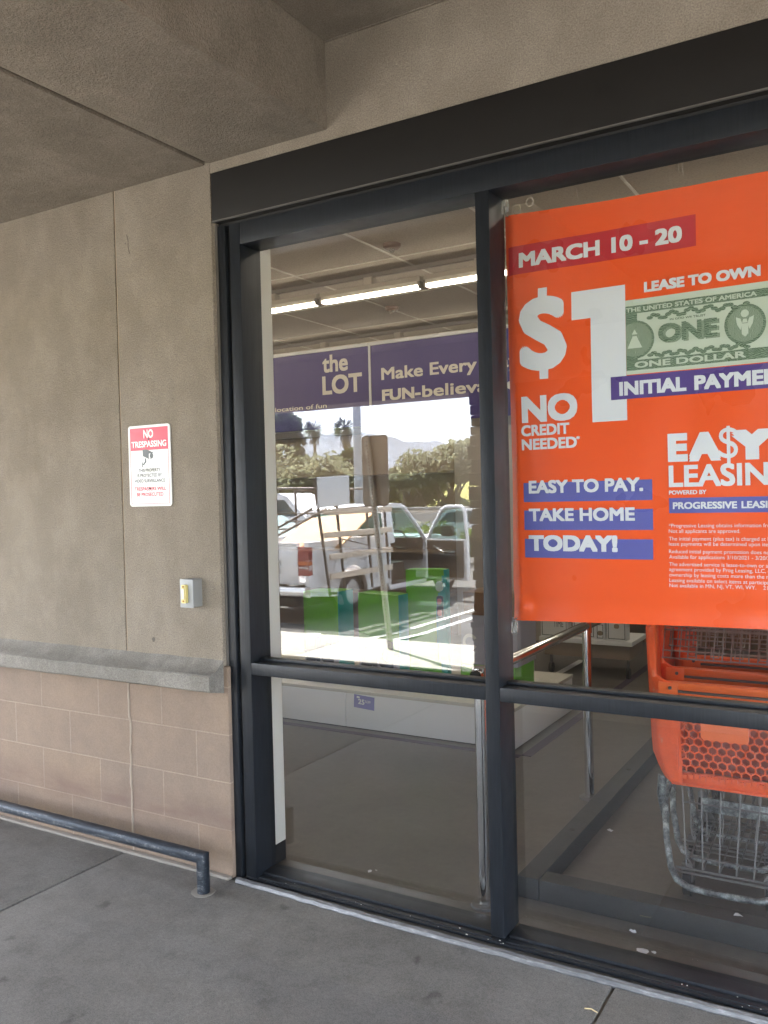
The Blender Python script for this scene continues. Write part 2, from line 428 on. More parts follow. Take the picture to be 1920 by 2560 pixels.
# text outlines -> flat faces
_tc = {}
def text_geo(s, bold=0.0, shear=0.0):
    k = (s, shear)
    if k not in _tc:
        cu = bpy.data.curves.new('lettering', 'FONT'); cu.body = s; cu.shear = shear; cu.resolution_u = 4; cu.fill_mode = 'FRONT'
        ob = bpy.data.objects.new('lettering', cu); COL.objects.link(ob)
        dg = bpy.context.evaluated_depsgraph_get(); me = bpy.data.meshes.new_from_object(ob.evaluated_get(dg))
        vs = [(v.co.x, v.co.y) for v in me.vertices]; fs = [tuple(p.vertices) for p in me.polygons]
        bpy.data.objects.remove(ob); bpy.data.meshes.remove(me); bpy.data.curves.remove(cu)
        xs = [v[0] for v in vs]; ys = [v[1] for v in vs]
        _tc[k] = (vs, fs, min(xs), max(xs), min(ys), max(ys))
    vs, fs, a, b, c, d = _tc[k]
    return vs, fs, a - bold, b + bold, c - bold, d + bold
def put_text(mb, s, x0, x1, z0, z1, fn, bold=0.0, shear=0.0, mi=0, ascii_box=None, rnd=False):
    """fit the lettering into x0..x1 by z0..z1; fn maps (u,v) to a point; bold thickens the strokes by
    stamping the outline around itself. ascii_box: string whose height fills z0..z1"""
    vs, fs, a, b, c, d = text_geo(s, bold, shear)
    if ascii_box: _, _, _, _, c, d = text_geo(ascii_box, bold, shear)
    rad = [0] if bold <= 0 else [0, bold] if bold < .05 else [0, bold * .5, bold]
    k = 0
    for r in rad:
        for ox, oy in ([(0, 0)] if r == 0 else ([(-1, -1), (-1, 0), (-1, 1), (0, 1), (1, 1), (1, 0), (1, -1), (0, -1)] if not rnd else [(math.cos(i * .3927), math.sin(i * .3927)) for i in range(16)])):
            P = []
            for v in vs:
                q = fn(x0 + (v[0] + ox * r - a) / (b - a) * (x1 - x0), z0 + (v[1] + oy * r - c) / (d - c) * (z1 - z0))
                P.append((q[0], q[1] - k * 2.5e-5, q[2]) if q is not None else q)
            mb.add(P, fs, mi); k += 1


def build_each(mb, name, mats, parent, **kw):
    """every loose piece of the collected mesh becomes a part of its own"""
    n = len(mb.v); root = list(range(n))
    def find(a):
        while root[a] != a: root[a] = root[root[a]]; a = root[a]
        return a
    for f in mb.f:
        for i in f[1:]: root[find(i)] = find(f[0])
    groups = {}
    for f, mi in zip(mb.f, mb.m): groups.setdefault(find(f[0]), []).append((f, mi))
    out = []
    for g in groups.values():
        ids = sorted({i for f, _ in g for i in f}); mp = {i: k for k, i in enumerate(ids)}; q = MB()
        q.v = [mb.v[i] for i in ids]; q.f = [tuple(mp[i] for i in f) for f, _ in g]; q.m = [mi for _, mi in g]
        out.append(q.build(name, mats, parent, **kw))
    return out

# ------------------------------------------------------------------ pavement, floor, ground
GL = .135                       # glass plane
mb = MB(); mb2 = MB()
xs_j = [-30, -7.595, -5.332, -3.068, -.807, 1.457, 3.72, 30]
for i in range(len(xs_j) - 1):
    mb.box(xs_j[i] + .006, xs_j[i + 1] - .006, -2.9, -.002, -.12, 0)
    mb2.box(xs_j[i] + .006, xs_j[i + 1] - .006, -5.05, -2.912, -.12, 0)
structure(mb.build('sidewalk', 'walk', bevel=.004)); structure(mb2.build('sidewalk', 'kerb_sunwalk', bevel=.004))  # outer slabs take a paler colour to stand for sunlight
structure(MB().box(-30, 30, -5.05, .2, -.14, -.010).build('sidewalk_joint', 'joint'))
structure(MB().box(-30, 30, -5.30, -5.056, -.34, -.003).build('kerb', 'kerb_sunwalk', bevel=.02))
def sheet(name, prof, x0, x1, m, nx=1):
    g = MB()
    vs = [(x0 + (x1 - x0) * i / nx, y, z) for (y, z) in prof for i in range(nx + 1)]
    fs = [(r * (nx + 1) + i, r * (nx + 1) + i + 1, (r + 1) * (nx + 1) + i + 1, (r + 1) * (nx + 1) + i) for r in range(len(prof) - 1) for i in range(nx)]
    return structure(g.add(vs, fs).build(name, m))
sheet('parking_lot', [(-5.29, -.17), (-7, -.30), (-29, -.30)], -120, 90, 'asphalt')
# the far ground: verge, grassy bank, desert plain to the horizon
g = MB(); prof = [(-29, -.34), (-30, -.26), (-44, .05), (-50, .9), (-58, 2.1), (-68, 3.0), (-80, 3.3), (-110, 3.0)]
NX = 60; vs = []
for (y, z) in prof:
    for i in range(NX + 1):
        x = -150 + 220 * i / NX
        vs.append((x, y + math.sin(x * .21) * 1.2 * (y < -40), z + (.35 * math.sin(x * .13 + y) + .2 * math.sin(x * .31)) * (y < -45)))
g.add(vs, [(r * (NX + 1) + i, r * (NX + 1) + i + 1, (r + 1) * (NX + 1) + i + 1, (r + 1) * (NX + 1) + i) for r in range(len(prof) - 1) for i in range(NX)])
structure(g.build('grass_bank', 'grass'))
structure(MB().add([(-4000, -4000, -.6), (4000, -4000, -.6), (4000, 300, -.6), (-4000, 300, -.6)], [(0, 1, 2, 3)]).build('ground', 'desert'))
# mountain ridge
rk = [(-3200, 60), (-2600, 120), (-2000, 150), (-1560, 92), (-1330, 96), (-1196, 106), (-1120, 122), (-1050, 139), (-1004, 131), (-955, 143), (-908, 124), (-852, 113), (-789, 105), (-720, 95), (-620, 84), (-500, 90), (-300, 60), (0, 70), (400, 90), (1200, 60)]
def ridge(x):
    for (a, b), (c, d) in zip(rk, rk[1:]):
        if a <= x <= c: return b + (d - b) * (x - a) / (c - a)
    return 60
vs, fs = [], []; nxr = 260; rows = [(0, 1.0), (-120, .8), (120, .72), (300, .42), (480, .2), (700, 0)]
rows = [(-300, .5), (0, 1.0), (110, .74), (230, .5), (380, .27), (560, .1), (720, -.02)]
for ry, f in rows:
    for i in range(nxr + 1):
        x = -3000 + 4000 * i / nxr
        h = ridge(x) + 3 * math.sin(x * .055) + 2 * math.sin(x * .13 + 1)
        gul = math.sin(x * .021 + math.sin(x * .007) * 3) * 26 + math.sin(x * .06) * 9
        vs.append((x, -1500 + ry + gul * (f < .95), h * f * (1 + .12 * math.sin(x * .03 + ry) * (f < .95))))
for r in range(len(rows) - 1):
    for i in range(nxr): fs.append((r * (nxr + 1) + i, r * (nxr + 1) + i + 1, (r + 1) * (nxr + 1) + i + 1, (r + 1) * (nxr + 1) + i))
structure(MB().add(vs, fs).build('mountains', 'rock', angle=60))
# painted lot markings
def line(x0, y0, x1, y1, w, nm='parking_line'):
    d = Vector((x1 - x0, y1 - y0, 0)).normalized(); n = Vector((-d.y, d.x, 0)) * w / 2
    zz = lambda y: (-.30 if y < -7 else -.17 + (-5.29 - y) / 1.71 * -.13) + .005
    P = []
    k = 6
    vs, fs = [], []
    for i in range(k + 1):
        px, py = x0 + (x1 - x0) * i / k, y0 + (y1 - y0) * i / k
        vs += [(px + n.x, py + n.y, zz(py + n.y)), (px - n.x, py - n.y, zz(py - n.y))]
    fs = [(2 * i, 2 * i + 1, 2 * i + 3, 2 * i + 2) for i in range(k)]
    return structure(MB().add(vs, fs).build(nm, 'linepaint'))
for x in (-2.95, -5.62, -5.98, -9.95, -10.3, -14, -17.6): line(x, -6.5, x, -11.6, .11)
line(-7.35, -6.05, -7.75, -6.6, .22); line(-6.65, -6.25, -7.0, -6.75, .2); line(-8.2, -6.0, -8.7, -6.6, .2)

# ------------------------------------------------------------------ store front wall
wall = thing('stucco_wall', 'tan stucco shop wall on a painted block base beside the window', 'wall', (-2.455, 0, 0))
def rough_face(x0, x1, z0, z1, y, thick, n=1):
    return MB().box(x0, x1, y, y + thick, z0, z1)
rough_face(-3.026, -2.455, .9, 3.34, 0, .13).build('stucco_panel', 'stucco', wall, bevel=.007)
rough_face(-9, -3.034, .9, 3.34, 0, .13).build('stucco_panel', 'stucco', wall, bevel=.005)
MB().box(-3.036, -3.024, .006, .12, .9, 3.33).build('control_joint', mat('joint_sealant', (.40, .32, .24), .8), wall)
MB().box(-9, -2.437, .004, .13, 0, .90).build('block_base', 'block', wall, bevel=.006)
# caulked movement joint wandering down the blocks
pts = []
for i in range(26):
    z = .012 + .77 * i / 25; pts.append((-3.027 + random.uniform(-.003, .003) + (.006 if 17 < i < 20 else 0), .002, z))
MB().tube(pts, [.0045 + random.uniform(-.001, .0015) for _ in pts], 6).build('caulk_joint', mat('caulk', (.345, .285, .228), .7), wall)
led = [(.0, .927), (-.010, .915), (-.026, .900), (-.050, .885), (-.084, .876), (-.091, .869), (-.091, .812), (-.085, .805), (.0, .788)]
mb = MB(); n = 60
vs = []; 
for i in range(n + 1):
    x = -9 + (6.545) * i / n
    for (y, z) in led: vs.append((x, y + random.uniform(-.0016, .0016) * (y < -.01), z + random.uniform(-.0016, .0016)))
L = len(led); fs = [(i * L + j, i * L + (j + 1) % L, (i + 1) * L + (j + 1) % L, (i + 1) * L + j) for i in range(n) for j in range(L)]
fs += [tuple(range(L)), tuple(n * L + j for j in range(L - 1, -1, -1))]
mb.add(vs, fs).build('ledge', 'ledge', wall, angle=30)
MB().box(-9, -2.44, -.022, .004, -.004, .012).build('base_grout', mat('base_grout', (.235, .215, .19), .9), wall, bevel=.005)
# wall right of the shop window
wr = thing('stucco_wall', 'tan stucco wall at the far right end of the shop window', 'wall', (1.3, 0, 0))
MB().box(1.3, 9, 0, .13, .9, 3.34).build('stucco_panel', 'stucco', wr, bevel=.007)
MB().box(1.29, 9, .004, .13, 0, .9).build('block_base', 'block', wr, bevel=.006)

# ------------------------------------------------------------------ canopy (soffit, coffer, fascia)
can = thing('canopy', 'tan stucco canopy with a coffered soffit over the walkway', 'canopy', (-2, -2, 3))
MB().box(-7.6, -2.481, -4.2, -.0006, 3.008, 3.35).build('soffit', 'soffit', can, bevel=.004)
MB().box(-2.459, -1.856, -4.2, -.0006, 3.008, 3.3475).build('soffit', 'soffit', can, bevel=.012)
MB().box(-2.484, -2.456, -4.2, -.0006, 3.028, 3.349).build('soffit_groove', mat('groove_dark_tan', (.17, .14, .11), .8), can)  # groove back in a darker tan than the soffit
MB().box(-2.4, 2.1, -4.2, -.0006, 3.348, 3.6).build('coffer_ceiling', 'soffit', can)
MB().box(-2.4545, 1.3, .0, .13, 2.969, 3.34).build('lintel_wall', 'stucco', can)
MB().box(-7.6, 2.1, -4.55, -4.2, 2.535, 4.0).build('fascia', 'stucco', can, bevel=.01)
MB().box(1.8, 2.1, -4.199, -.0006, 2.55, 3.347).build('shade_beam', 'stucco', can, bevel=.01)  # unseen beam added to keep side light off the coffer and lintel
MB().box(-7.6, 2.1, -4.2, -.0006, 3.8, 4.0).build('roof', 'shelfgrey', can)
MB().box(-9.3, 9, .0, .13, 3.345, 4.4).build('parapet', 'stucco', can)
# stone-clad pillar facing the window
pil = thing('stone_pillar', 'wide dark stucco pillar edged with rough stacked stone at the walkway edge', 'pillar', (-2, -4.1, 0))
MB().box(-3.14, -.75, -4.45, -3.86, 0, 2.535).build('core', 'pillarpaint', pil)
mb = MB(); z = 0
while z < 2.53:
    h = min(random.uniform(.05, .13), 2.533 - z)
    for side in range(3):
        if side == 0: rng = (-3.17, random.uniform(-2.98, -2.88))
        else: rng = (-4.42, -3.83)
        a = rng[0]
        while a < rng[1] - .02:
            w = min(random.uniform(.14, .42), rng[1] - a); p = random.uniform(.028, .075) if side else random.uniform(.026, .036)
            if side == 0: mb.box(a + .003, a + w - .003, -3.862, -3.862 + p, z + .003, z + h - .003)
            elif side == 1: mb.box(-3.142 - p * 1.2, -3.142, a + .003, a + w - .003, z + .003, z + h - .003)
            else: mb.box(-.748, -.748 + p, a + .003, a + w - .003, z + .003, z + h - .003)
            a += w
    z += h
mb.build('stone_cladding', 'stone', pil, bevel=.014, seg=2, angle=60)

# ------------------------------------------------------------------ shop window
win = thing('shop_window', 'dark bronze framed shop window with four panes beside the stucco wall', 'window', (-1.3, .08, 0))
fr = lambda nm, *a, bv=.004: MB().box(*a).build(nm, 'frame', win, bevel=bv)
MB().box(-2.447, 1.3, -.004, .10, 2.766, 2.967).build('header_panel', 'fascia', win, bevel=.0015)
MB().box(-2.449, 1.3, -.006, .004, 2.7635, 2.768).build('header_drip', mat('header_drip_metal', (.2, .19, .18), .35, .6), win)
fr('jamb', -2.445, -2.403, .024, .12, .0, 2.752)
MB().box(-2.403, -2.386, .045, .15, 0, 2.752).build('jamb_gasket', 'gasket', win)
fr('jamb', -2.386, -2.330, .03, .165, .0, 2.752)
MB().box(-2.458, -2.445, .02, .05, .0, 2.76).build('jamb_sealant', mat('sealant_grey', (.13, .12, .11), .8), win)
fr('head', -2.330, 1.2, .03, .165, 2.662, 2.752)
MB().box(-2.445, 1.24, .036, .12, 2.752, 2.764).build('head_gasket', 'gasket', win)
fr('mullion', -1.264, -1.2105, .0285, .165, .028, 2.662)
fr('mullion', -.02, .034, .0285, .165, .028, 2.662)
for (a, b) in ((-2.330, -1.264), (-1.2105, -.02), (.034, 1.14)):
    fr('mid_rail', a, b, .03, .165, .870, .9205)
    MB().box(a + .002, b - .002, .088, .13, .9205, .932).build('glazing_bead', 'frame', win, bevel=.003)
    fr('sill', a, b, .068, .165, .0, .026)
    MB().box(a + .002, b - .002, .036, .068, .0, .016).build('glazing_bead', 'frame', win, bevel=.002)
fr('sill', -2.386, 1.2, .026, .1655, .0, .012)
fr('jamb', 1.14, 1.2, .03, .165, 0, 2.752); fr('jamb', 1.24, 1.29, .024, .12, 0, 2.752)
for (a, b) in ((-2.330, -1.264), (-1.2105, -.02), (.034, 1.14)):
    for (z0, z1) in ((.930, 2.662), (.024, .870)):
        MB().add([(a, GL, z0), (b, GL, z0), (b, GL, z1), (a, GL, z1)], [(0, 1, 2, 3)]).build('glass_pane', 'glass', win)
# threshold bead along the pavement
pts = [(x / 20., -.012 + random.uniform(-.003, .003) - .016 * math.sin(math.pi * max(0, min(1, (x / 20. + 2.4) / 2.1))), .004) for x in range(-48, 25)]
MB().tube(pts, .0165, 8).build('threshold_bead', 'seal', win)
# suction-cup ring, tape scrap and drip marks left on the right pane
mb = MB(); yk = GL - .0012
def ring(cx, cz, r, w):
    vs, fs = [], []
    for i in range(24):
        t = 2 * math.pi * i / 24
        vs += [(cx + r * math.cos(t), yk, cz + r * 1.1 * math.sin(t)), (cx + (r - w) * math.cos(t), yk, cz + (r - w) * 1.1 * math.sin(t))]
    for i in range(24):
        j = (i + 1) % 24; fs.append((2 * i, 2 * i + 1, 2 * j + 1, 2 * j))
    mb.add(vs, fs)
ring(-1.100, 2.627, .016, .005); ring(-1.15, 2.61, .017, .004)
mb.add([(-1.205, yk, 2.655), (-1.178, yk, 2.656), (-1.186, yk, 2.648), (-1.199, yk, 2.648)], [(0, 1, 2, 3)])
for (x, z0, z1, w) in ((-.93, 2.60, 2.645, .0022), (-.594, 2.625, 2.66, .002), (-.581, 2.615, 2.66, .002), (-.627, 2.60, 2.625, .001), (-1.191, 2.625, 2.65, .002)):
    mb.add([(x, yk, z0), (x + w, yk, z0), (x + w * .6, yk, z1), (x, yk, z1)], [(0, 1, 2, 3)])
md = bpy.data.materials.new('residue'); md.use_nodes = True
bsdf(md).inputs['Base Color'].default_value = (.6, .57, .5, 1); bsdf(md).inputs['Alpha'].default_value = .3; bsdf(md).inputs['Roughness'].default_value = .8
mb.build('glass_marks', md, win)

# ------------------------------------------------------------------ things fixed to the stucco wall
# no trespassing sign
sg = thing('warning_sign', 'white and red no trespassing sign on the stucco wall', 'sign', (-2.845, 0, 1.764))
X0, X1, Z0, Z1 = -2.972, -2.717, 1.584, 1.944
def rrect(x0, x1, z0, z1, r, n=5):
    P = []
    for cx, cz, a in ((x1 - r, z1 - r, 0), (x0 + r, z1 - r, 90), (x0 + r, z0 + r, 180), (x1 - r, z0 + r, 270)):
        for i in range(n + 1): t = R(a + 90 * i / n); P.append((cx + r * math.cos(t), cz + r * math.sin(t)))
    return P
MB().prism(rrect(X0, X1, Z0, Z1, .014), 'y', -.008, -.003).build('panel', 'signwhite', sg, bevel=.0012)
S = lambda u, v: (u, -.0092, v)
mb = MB(); mb.prism(rrect(X0 + .0115, X1 - .0115, 1.833, Z1 - .0115, .003, 2), 'y', -.0088, -.0078, 0)
for (a, b, c, d) in ((X0 + .0105, X0 + .0125, Z0 + .011, 1.835), (X1 - .0125, X1 - .0105, Z0 + .011, 1.835), (X0 + .0105, X1 - .0105, Z0 + .011, Z0 + .013)):
    mb.box(a, b, -.0088, -.0078, c, d)
mb.build('red_field', 'signred', sg)
mb = MB()
put_text(mb, 'NO', -2.876, -2.816, 1.886, 1.924, lambda u, v: (u, -.0094, v), .03)
put_text(mb, 'TRESPASSING', -2.951, -2.738, 1.846, 1.874, lambda u, v: (u, -.0094, v), .03)
mb.build('white_lettering', 'signwhite', sg, recalc=False, smooth=False)
mb = MB()
put_text(mb, 'THIS PROPERTY', -2.912, -2.778, 1.737, 1.752, S, .012)
put_text(mb, 'IS PROTECTED BY', -2.92, -2.77, 1.714, 1.729, S, .012)
put_text(mb, 'VIDEO SURVEILLANCE', -2.938, -2.752, 1.690, 1.705, S, .012)
cam = lambda u, v: (-2.885 + u * .08, v * .08 + 1.758)
for poly in ([(.02, .62), (.02, .98), (.35, .98), (.85, .78), (.85, .50), (.55, .42)], [(.18, .50), (.28, .48), (.28, .28), (.10, .12), (.02, .12), (.02, .20), (.07, .20), (.18, .32)], [(-.06, .0), (0, .0), (0, .28), (-.06, .28)]):
    pp = [cam(*p) for p in poly]; mb.add([(p[0], -.0092, p[1]) for p in pp], [tuple(range(len(pp)))])
mb.build('grey_lettering', 'signgrey', sg, recalc=False, smooth=False)
mb = MB()
pp = [cam(*p) for p in [(.50, .46), (.50, .74), (.86, .76), (.90, .48)]]; mb.add([(p[0], -.0096, p[1]) for p in pp], [(0, 1, 2, 3)])
mb.build('camera_lens_plate', 'signwhite', sg, recalc=False)
mb = MB()
cx, cz = cam(.70, .61); mb.add([(cx + .011 * math.cos(i * .4488), -.0099, cz + .012 * math.sin(i * .4488)) for i in range(14)], [tuple(range(14))], 0)
mb.build('camera_lens', 'signgrey', sg, recalc=False)
mb = MB()
put_text(mb, 'TRESPASSERS WILL', -2.94, -2.747, 1.654, 1.670, S, .014)
put_text(mb, 'BE PROSECUTED', -2.926, -2.764, 1.629, 1.645, S, .014)
mb.build('red_lettering', 'signred', sg, recalc=False, smooth=False)
mb = MB()
for x, z in ((-2.845, 1.881), (-2.845, 1.663)): mb.tube([(x, -.007, z), (x, -.012, z)], .0035, 8)
build_each(mb, 'screw', 'wire', sg)
# door bell
bl = thing('door_bell', 'yellowed bell push on a grey box fixed to the stucco wall', 'door bell', (-2.597, -.03, 1.21))
MB().box(-2.632, -2.561, -.056, 0, 1.152, 1.270).build('back_box', 'greybox', bl, bevel=.003)
MB().box(-2.6335, -2.5595, -.0595, -.0545, 1.1505, 1.2715).build('cover_plate', mat('cover_plate_grey', (.31, .325, .335), .4), bl, bevel=.002)
MB().prism(rrect(-2.613, -2.588, 1.171, 1.249, .005), 'y', -.074, -.0595).build('bell_push', 'ivory', bl, bevel=.002)
MB().box(-2.606, -2.595, -.079, -.074, 1.188, 1.232).build('button', 'lampwhite', bl, bevel=.002)
mb = MB()
for z in (1.179, 1.241): mb.tube([(-2.6005, -.074, z), (-2.6005, -.0765, z)], .004, 8)
build_each(mb, 'screw', mat('brass_screw', (.25, .14, .05), .35, .9), bl)
mk = mat('wall_mark_grey', (.12, .105, .09), .9)
for (cx, cz, r) in ((-2.858, .990, .011), (-2.962, 2.764, .004), (-2.70, 2.05, .003)):
    MB().add([(cx + r * random.uniform(.7, 1.1) * math.cos(t * .6283), -.0012, cz + r * random.uniform(.8, 1.2) * math.sin(t * .6283)) for t in range(10)], [tuple(range(10))]).build('wall_stain', mk, wall)
MB().tube([(-2.952, -.0005, 2.80), (-2.945, -.0005, 2.77), (-2.946, -.0005, 2.745), (-2.937, -.0005, 2.715)], .0012, 4).build('hairline_crack', mk, wall)
# guard pipe along the base of the wall
gp = thing('guard_rail', 'low scuffed dark pipe rail standing in front of the block wall base', 'rail', (-2.46, -.153, 0))
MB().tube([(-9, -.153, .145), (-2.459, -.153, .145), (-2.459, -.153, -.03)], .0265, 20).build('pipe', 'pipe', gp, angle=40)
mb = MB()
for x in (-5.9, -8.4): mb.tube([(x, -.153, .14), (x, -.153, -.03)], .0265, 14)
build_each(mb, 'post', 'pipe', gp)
mb = MB()
vs = [(-2.459 + (.050 + random.uniform(-.006, .01)) * math.cos(t * .3927), -.153 + (.047 + random.uniform(-.006, .008)) * math.sin(t * .3927), .0025) for t in range(16)]
mb.add(vs + [(v[0], v[1], -.004) for v in vs], [tuple(range(16))] + [(i, (i + 1) % 16, 16 + (i + 1) % 16, 16 + i) for i in range(16)])
mb.build('grout_collar', mat('grout_collar', (.22, .205, .185), .9), gp)
# litter on the pavement
for i, (x, y) in enumerate(((-.83, -.20), )):
    tag(MB().tube([(x - .02, y, .004), (x, y + .004, .006), (x + .022, y - .003, .004)], .002, 5).build('straw_bit', mat('straw', (.6, .5, .28), .8), base=(x, y, .003)), 'pale bit of straw lying across the pavement joint', 'litter')

# ------------------------------------------------------------------ banner hung inside the right pane
YB = .165
def bs(u, v):
    """surface of the hanging banner: rolls back at its left edge, bellies at the foot"""
    e = max(0, (-1.165 - u) / .045)
    y = YB + .016 * e * e
    y += .010 * math.exp(-((v - 1.20) / .05) ** 2) - .014 * math.exp(-((u + 1.17) / .03) ** 2) * math.exp(-((v - 1.19) / .02) ** 2)
    y += .0045 * math.sin(u * 7 + v * 3) + .004 * math.sin(v * 5.2) + .0012 * math.sin(u * 23 - v * 9)
    return y
bn = thing('sale_banner', 'big orange lease to own banner hung inside the right hand pane', 'banner', (-.4, YB, 1.87))
UL, UR = -1.2095, .52
def top(u): 
    t = (u - UL) / (UR - UL); return 2.607 - .024 * math.sin(math.pi * min(1, max(0, t)))
def bot(u):
    t = (u - UL) / (UR - UL); return 1.139 + .016 * math.sin(math.pi * min(1, max(0, t)))
nu, nv = 110, 90; vs, fs = [], []
us = [UL + .1 * (i / 30) for i in range(30)] + [UL + .1 + (UR - UL - .1) * i / (nu - 30) for i in range(nu - 29)]
for j in range(nv + 1):
    for u in us: v = bot(u) + (top(u) - bot(u)) * j / nv; vs.append((u + .004 * math.sin(v * 4) * (u < -1.15), bs(u, v), v))
W = len(us)
fs = [(j * W + i, j * W + i + 1, (j + 1) * W + i + 1, (j + 1) * W + i) for j in range(nv) for i in range(W - 1)]
MB().add(vs, fs).build('banner_sheet', 'orange', bn, recalc=False)
def bf(d): return lambda u, v: (u, bs(u, v) - d, v)
def quad_grid(mb, P, d, mi=0, n=10):
    """P: four corners tl tr br bl"""
    vs, fs = [], []
    for j in range(n + 1):
        for i in range(n + 1):
            a, b = i / n, j / n
            u = (P[0][0] * (1 - a) + P[1][0] * a) * (1 - b) + (P[3][0] * (1 - a) + P[2][0] * a) * b
            v = (P[0][1] * (1 - a) + P[1][1] * a) * (1 - b) + (P[3][1] * (1 - a) + P[2][1] * a) * b
            vs.append(bf(d)(u, v))
    W = n + 1; fs = [(j * W + i, (j + 1) * W + i, (j + 1) * W + i + 1, j * W + i + 1) for j in range(n) for i in range(n)]
    mb.add(vs, fs, mi)
def rect(mb, x0, x1, z0, z1, d, n=48): quad_grid(mb, [(x0, z1), (x1, z1), (x1, z0), (x0, z0)], d, 0, n)
mb = MB(); rect(mb, -1.199, -.549, 2.388, 2.490, .0012); mb.build('red_bar', 'bred', bn, recalc=False)
mb = MB()
rect(mb, -1.159, -.703, 1.570, 1.639, .0012); rect(mb, -1.159, -.702, 1.4695, 1.540, .0012); rect(mb, -1.159, -.703, 1.370, 1.438, .0012)
rect(mb, -.6495, .10, 1.525, 1.575, .0012); mb.build('blue_bar', 'bblue', bn, recalc=False)
mb = MB(); rect(mb, -.8335, .16, 1.912, 1.990, .0026, 14); mb.build('purple_bar', 'bpurple', bn, recalc=False)
mb = MB(); T = lambda s, a, b, c, d, bold=.05, sh=0., dd=.0036, ab=None: put_text(mb, s, a, b, c, d, bf(dd), bold, sh, 0, ab)
T('MARCH 10 - 20', -1.156, -.592, 2.409, 2.463, .042)
T('LEASE TO OWN', -.717, -.357, 2.261, 2.296, .05)
# big dollar and numeral one
put_text(mb, 'S', -1.158, -.983, 2.034, 2.297, bf(.0036), .05, rnd=True)
for P in ([(-1.085, 2.326), (-1.052, 2.326), (-1.053, 2.285), (-1.086, 2.285)], [(-1.085, 2.046), (-1.052, 2.046), (-1.053, 2.005), (-1.085, 2.005)]): quad_grid(mb, P, .0030)
for P in ([(-.966, 2.297), (-.780, 2.297), (-.780, 2.199), (-.966, 2.199)], [(-.899, 2.1995), (-.7805, 2.1995), (-.7805, 1.841), (-.899, 1.841)]): quad_grid(mb, P, .0020)
T('INITIAL', -.805, -.587, 1.924, 1.971, .045); T('PAYMENT', -.562, -.258, 1.924, 1.971, .045)
T('NO', -1.156, -.950, 1.853, 1.949, .045)
T('CREDIT', -1.160, -.980, 1.806, 1.846, .036); T('NEEDED', -1.160, -.955, 1.757, 1.796, .036); T('*', -.957, -.944, 1.785, 1.797, .03)
T('EASY TO PAY.', -1.138, -.732, 1.600, 1.647, .035)
T('TAKE HOME', -1.140, -.761, 1.5005, 1.547, .035)
T('TODAY!', -1.143, -.8205, 1.394, 1.4515, .05)
T('E', -.650, -.587, 1.694, 1.787, .06); T('A', -.584, -.484, 1.693, 1.787, .075); T('$', -.490, -.433, 1.683, 1.802, 0); T('Y', -.452, -.330, 1.692, 1.787, .075)
T('LEASING', -.649, -.270, 1.610, 1.683, .028)
T('POWERED BY', -.649, -.531, 1.586, 1.600, .03)
T('PROGRESSIVE', -.637, -.439, 1.538, 1.561, .035); T('LEASING', -.426, -.298, 1.538, 1.561, .035)
small = [(1.478, '*Progressive Leasing obtains information from credit bureaus.'), (1.460, 'Not all applicants are approved.'), (1.435, 'The initial payment (plus tax) is charged at lease signing. Remaining'),
 (1.418, 'lease payments will be determined upon item selection.'), (1.393, 'Reduced initial payment promotion does not lower total cost.'), (1.375, 'Available for applications 3/10/2021 - 3/20/2021.'),
 (1.351, 'The advertised service is lease-to-own or a rental- or lease-purchase'), (1.334, 'agreement provided by Prog Leasing, LLC, or its affiliates. Acquiring'), (1.316, "ownership by leasing costs more than the retailer's cash price."),
 (1.298, 'Leasing available on select items at participating locations only.'), (1.281, 'Not available in MN, NJ, VT, WI, WY.    21-84053')]
for z, s in small:
    vs, fs, a, b, c, d = text_geo(s); k = .0172
    mb.add([bf(.0036)(-.651 + (v[0] - a) * k, z + v[1] * k) for v in vs], fs)
mb.build('lettering', 'bwhite', bn, recalc=False, smooth=False)
# picture of a banknote printed on the banner
mb = MB(); rect(mb, -.780, .08, 1.993, 2.243, .0012, 14); mb.build('banknote_print', 'billpale', bn, recalc=False)
mb = MB(); e = .0022
rect(mb, -.780, .05, 2.196, 2.222, e); rect(mb, -.780, .05, 2.006, 2.040, e)
rect(mb, -.780, -.742, 2.04, 2.196, e); rect(mb, .01, .05, 2.04, 2.196, e)
def disc(cx, cz, rx, rz, d, n=28): mb.add([bf(d)(max(-.7795, cx + rx * math.cos(2 * math.pi * i / n)), cz + rz * math.sin(2 * math.pi * i / n)) for i in range(n)], [tuple(range(n))])
disc(-.750, 2.108, .064, .064, e + .0003); disc(-.405, 2.118, .062, .064, e + .0003)
for i in range(26):   # scroll work between the border and the centre
    t = i / 25; x = -.70 + t * .30
    disc(x, 2.183 + .008 * math.sin(i * 1.3) - .015 * abs(t - .5), .011, .0065, e + .0001 + i * .00001, 9); disc(x, 2.052 + .006 * math.sin(i * 1.7), .011, .006, e + .0001 + i * .00001, 9)
mb.build('banknote_border', 'billdark', bn, recalc=False)
mb = MB()
disc(-.750, 2.108, .056, .057, e + .0010); disc(-.405, 2.118, .053, .055, e + .0010)
build_each(mb, 'banknote_seal', 'billmid', bn, recalc=False)
mb = MB(); q = e + .0018
mb.add([bf(q)(*p) for p in ((-.775, 2.080), (-.726, 2.080), (-.744, 2.120), (-.757, 2.120))], [(0, 1, 2, 3)])
mb.add([bf(q)(*p) for p in ((-.760, 2.126), (-.741, 2.126), (-.7505, 2.142))], [(0, 1, 2)])
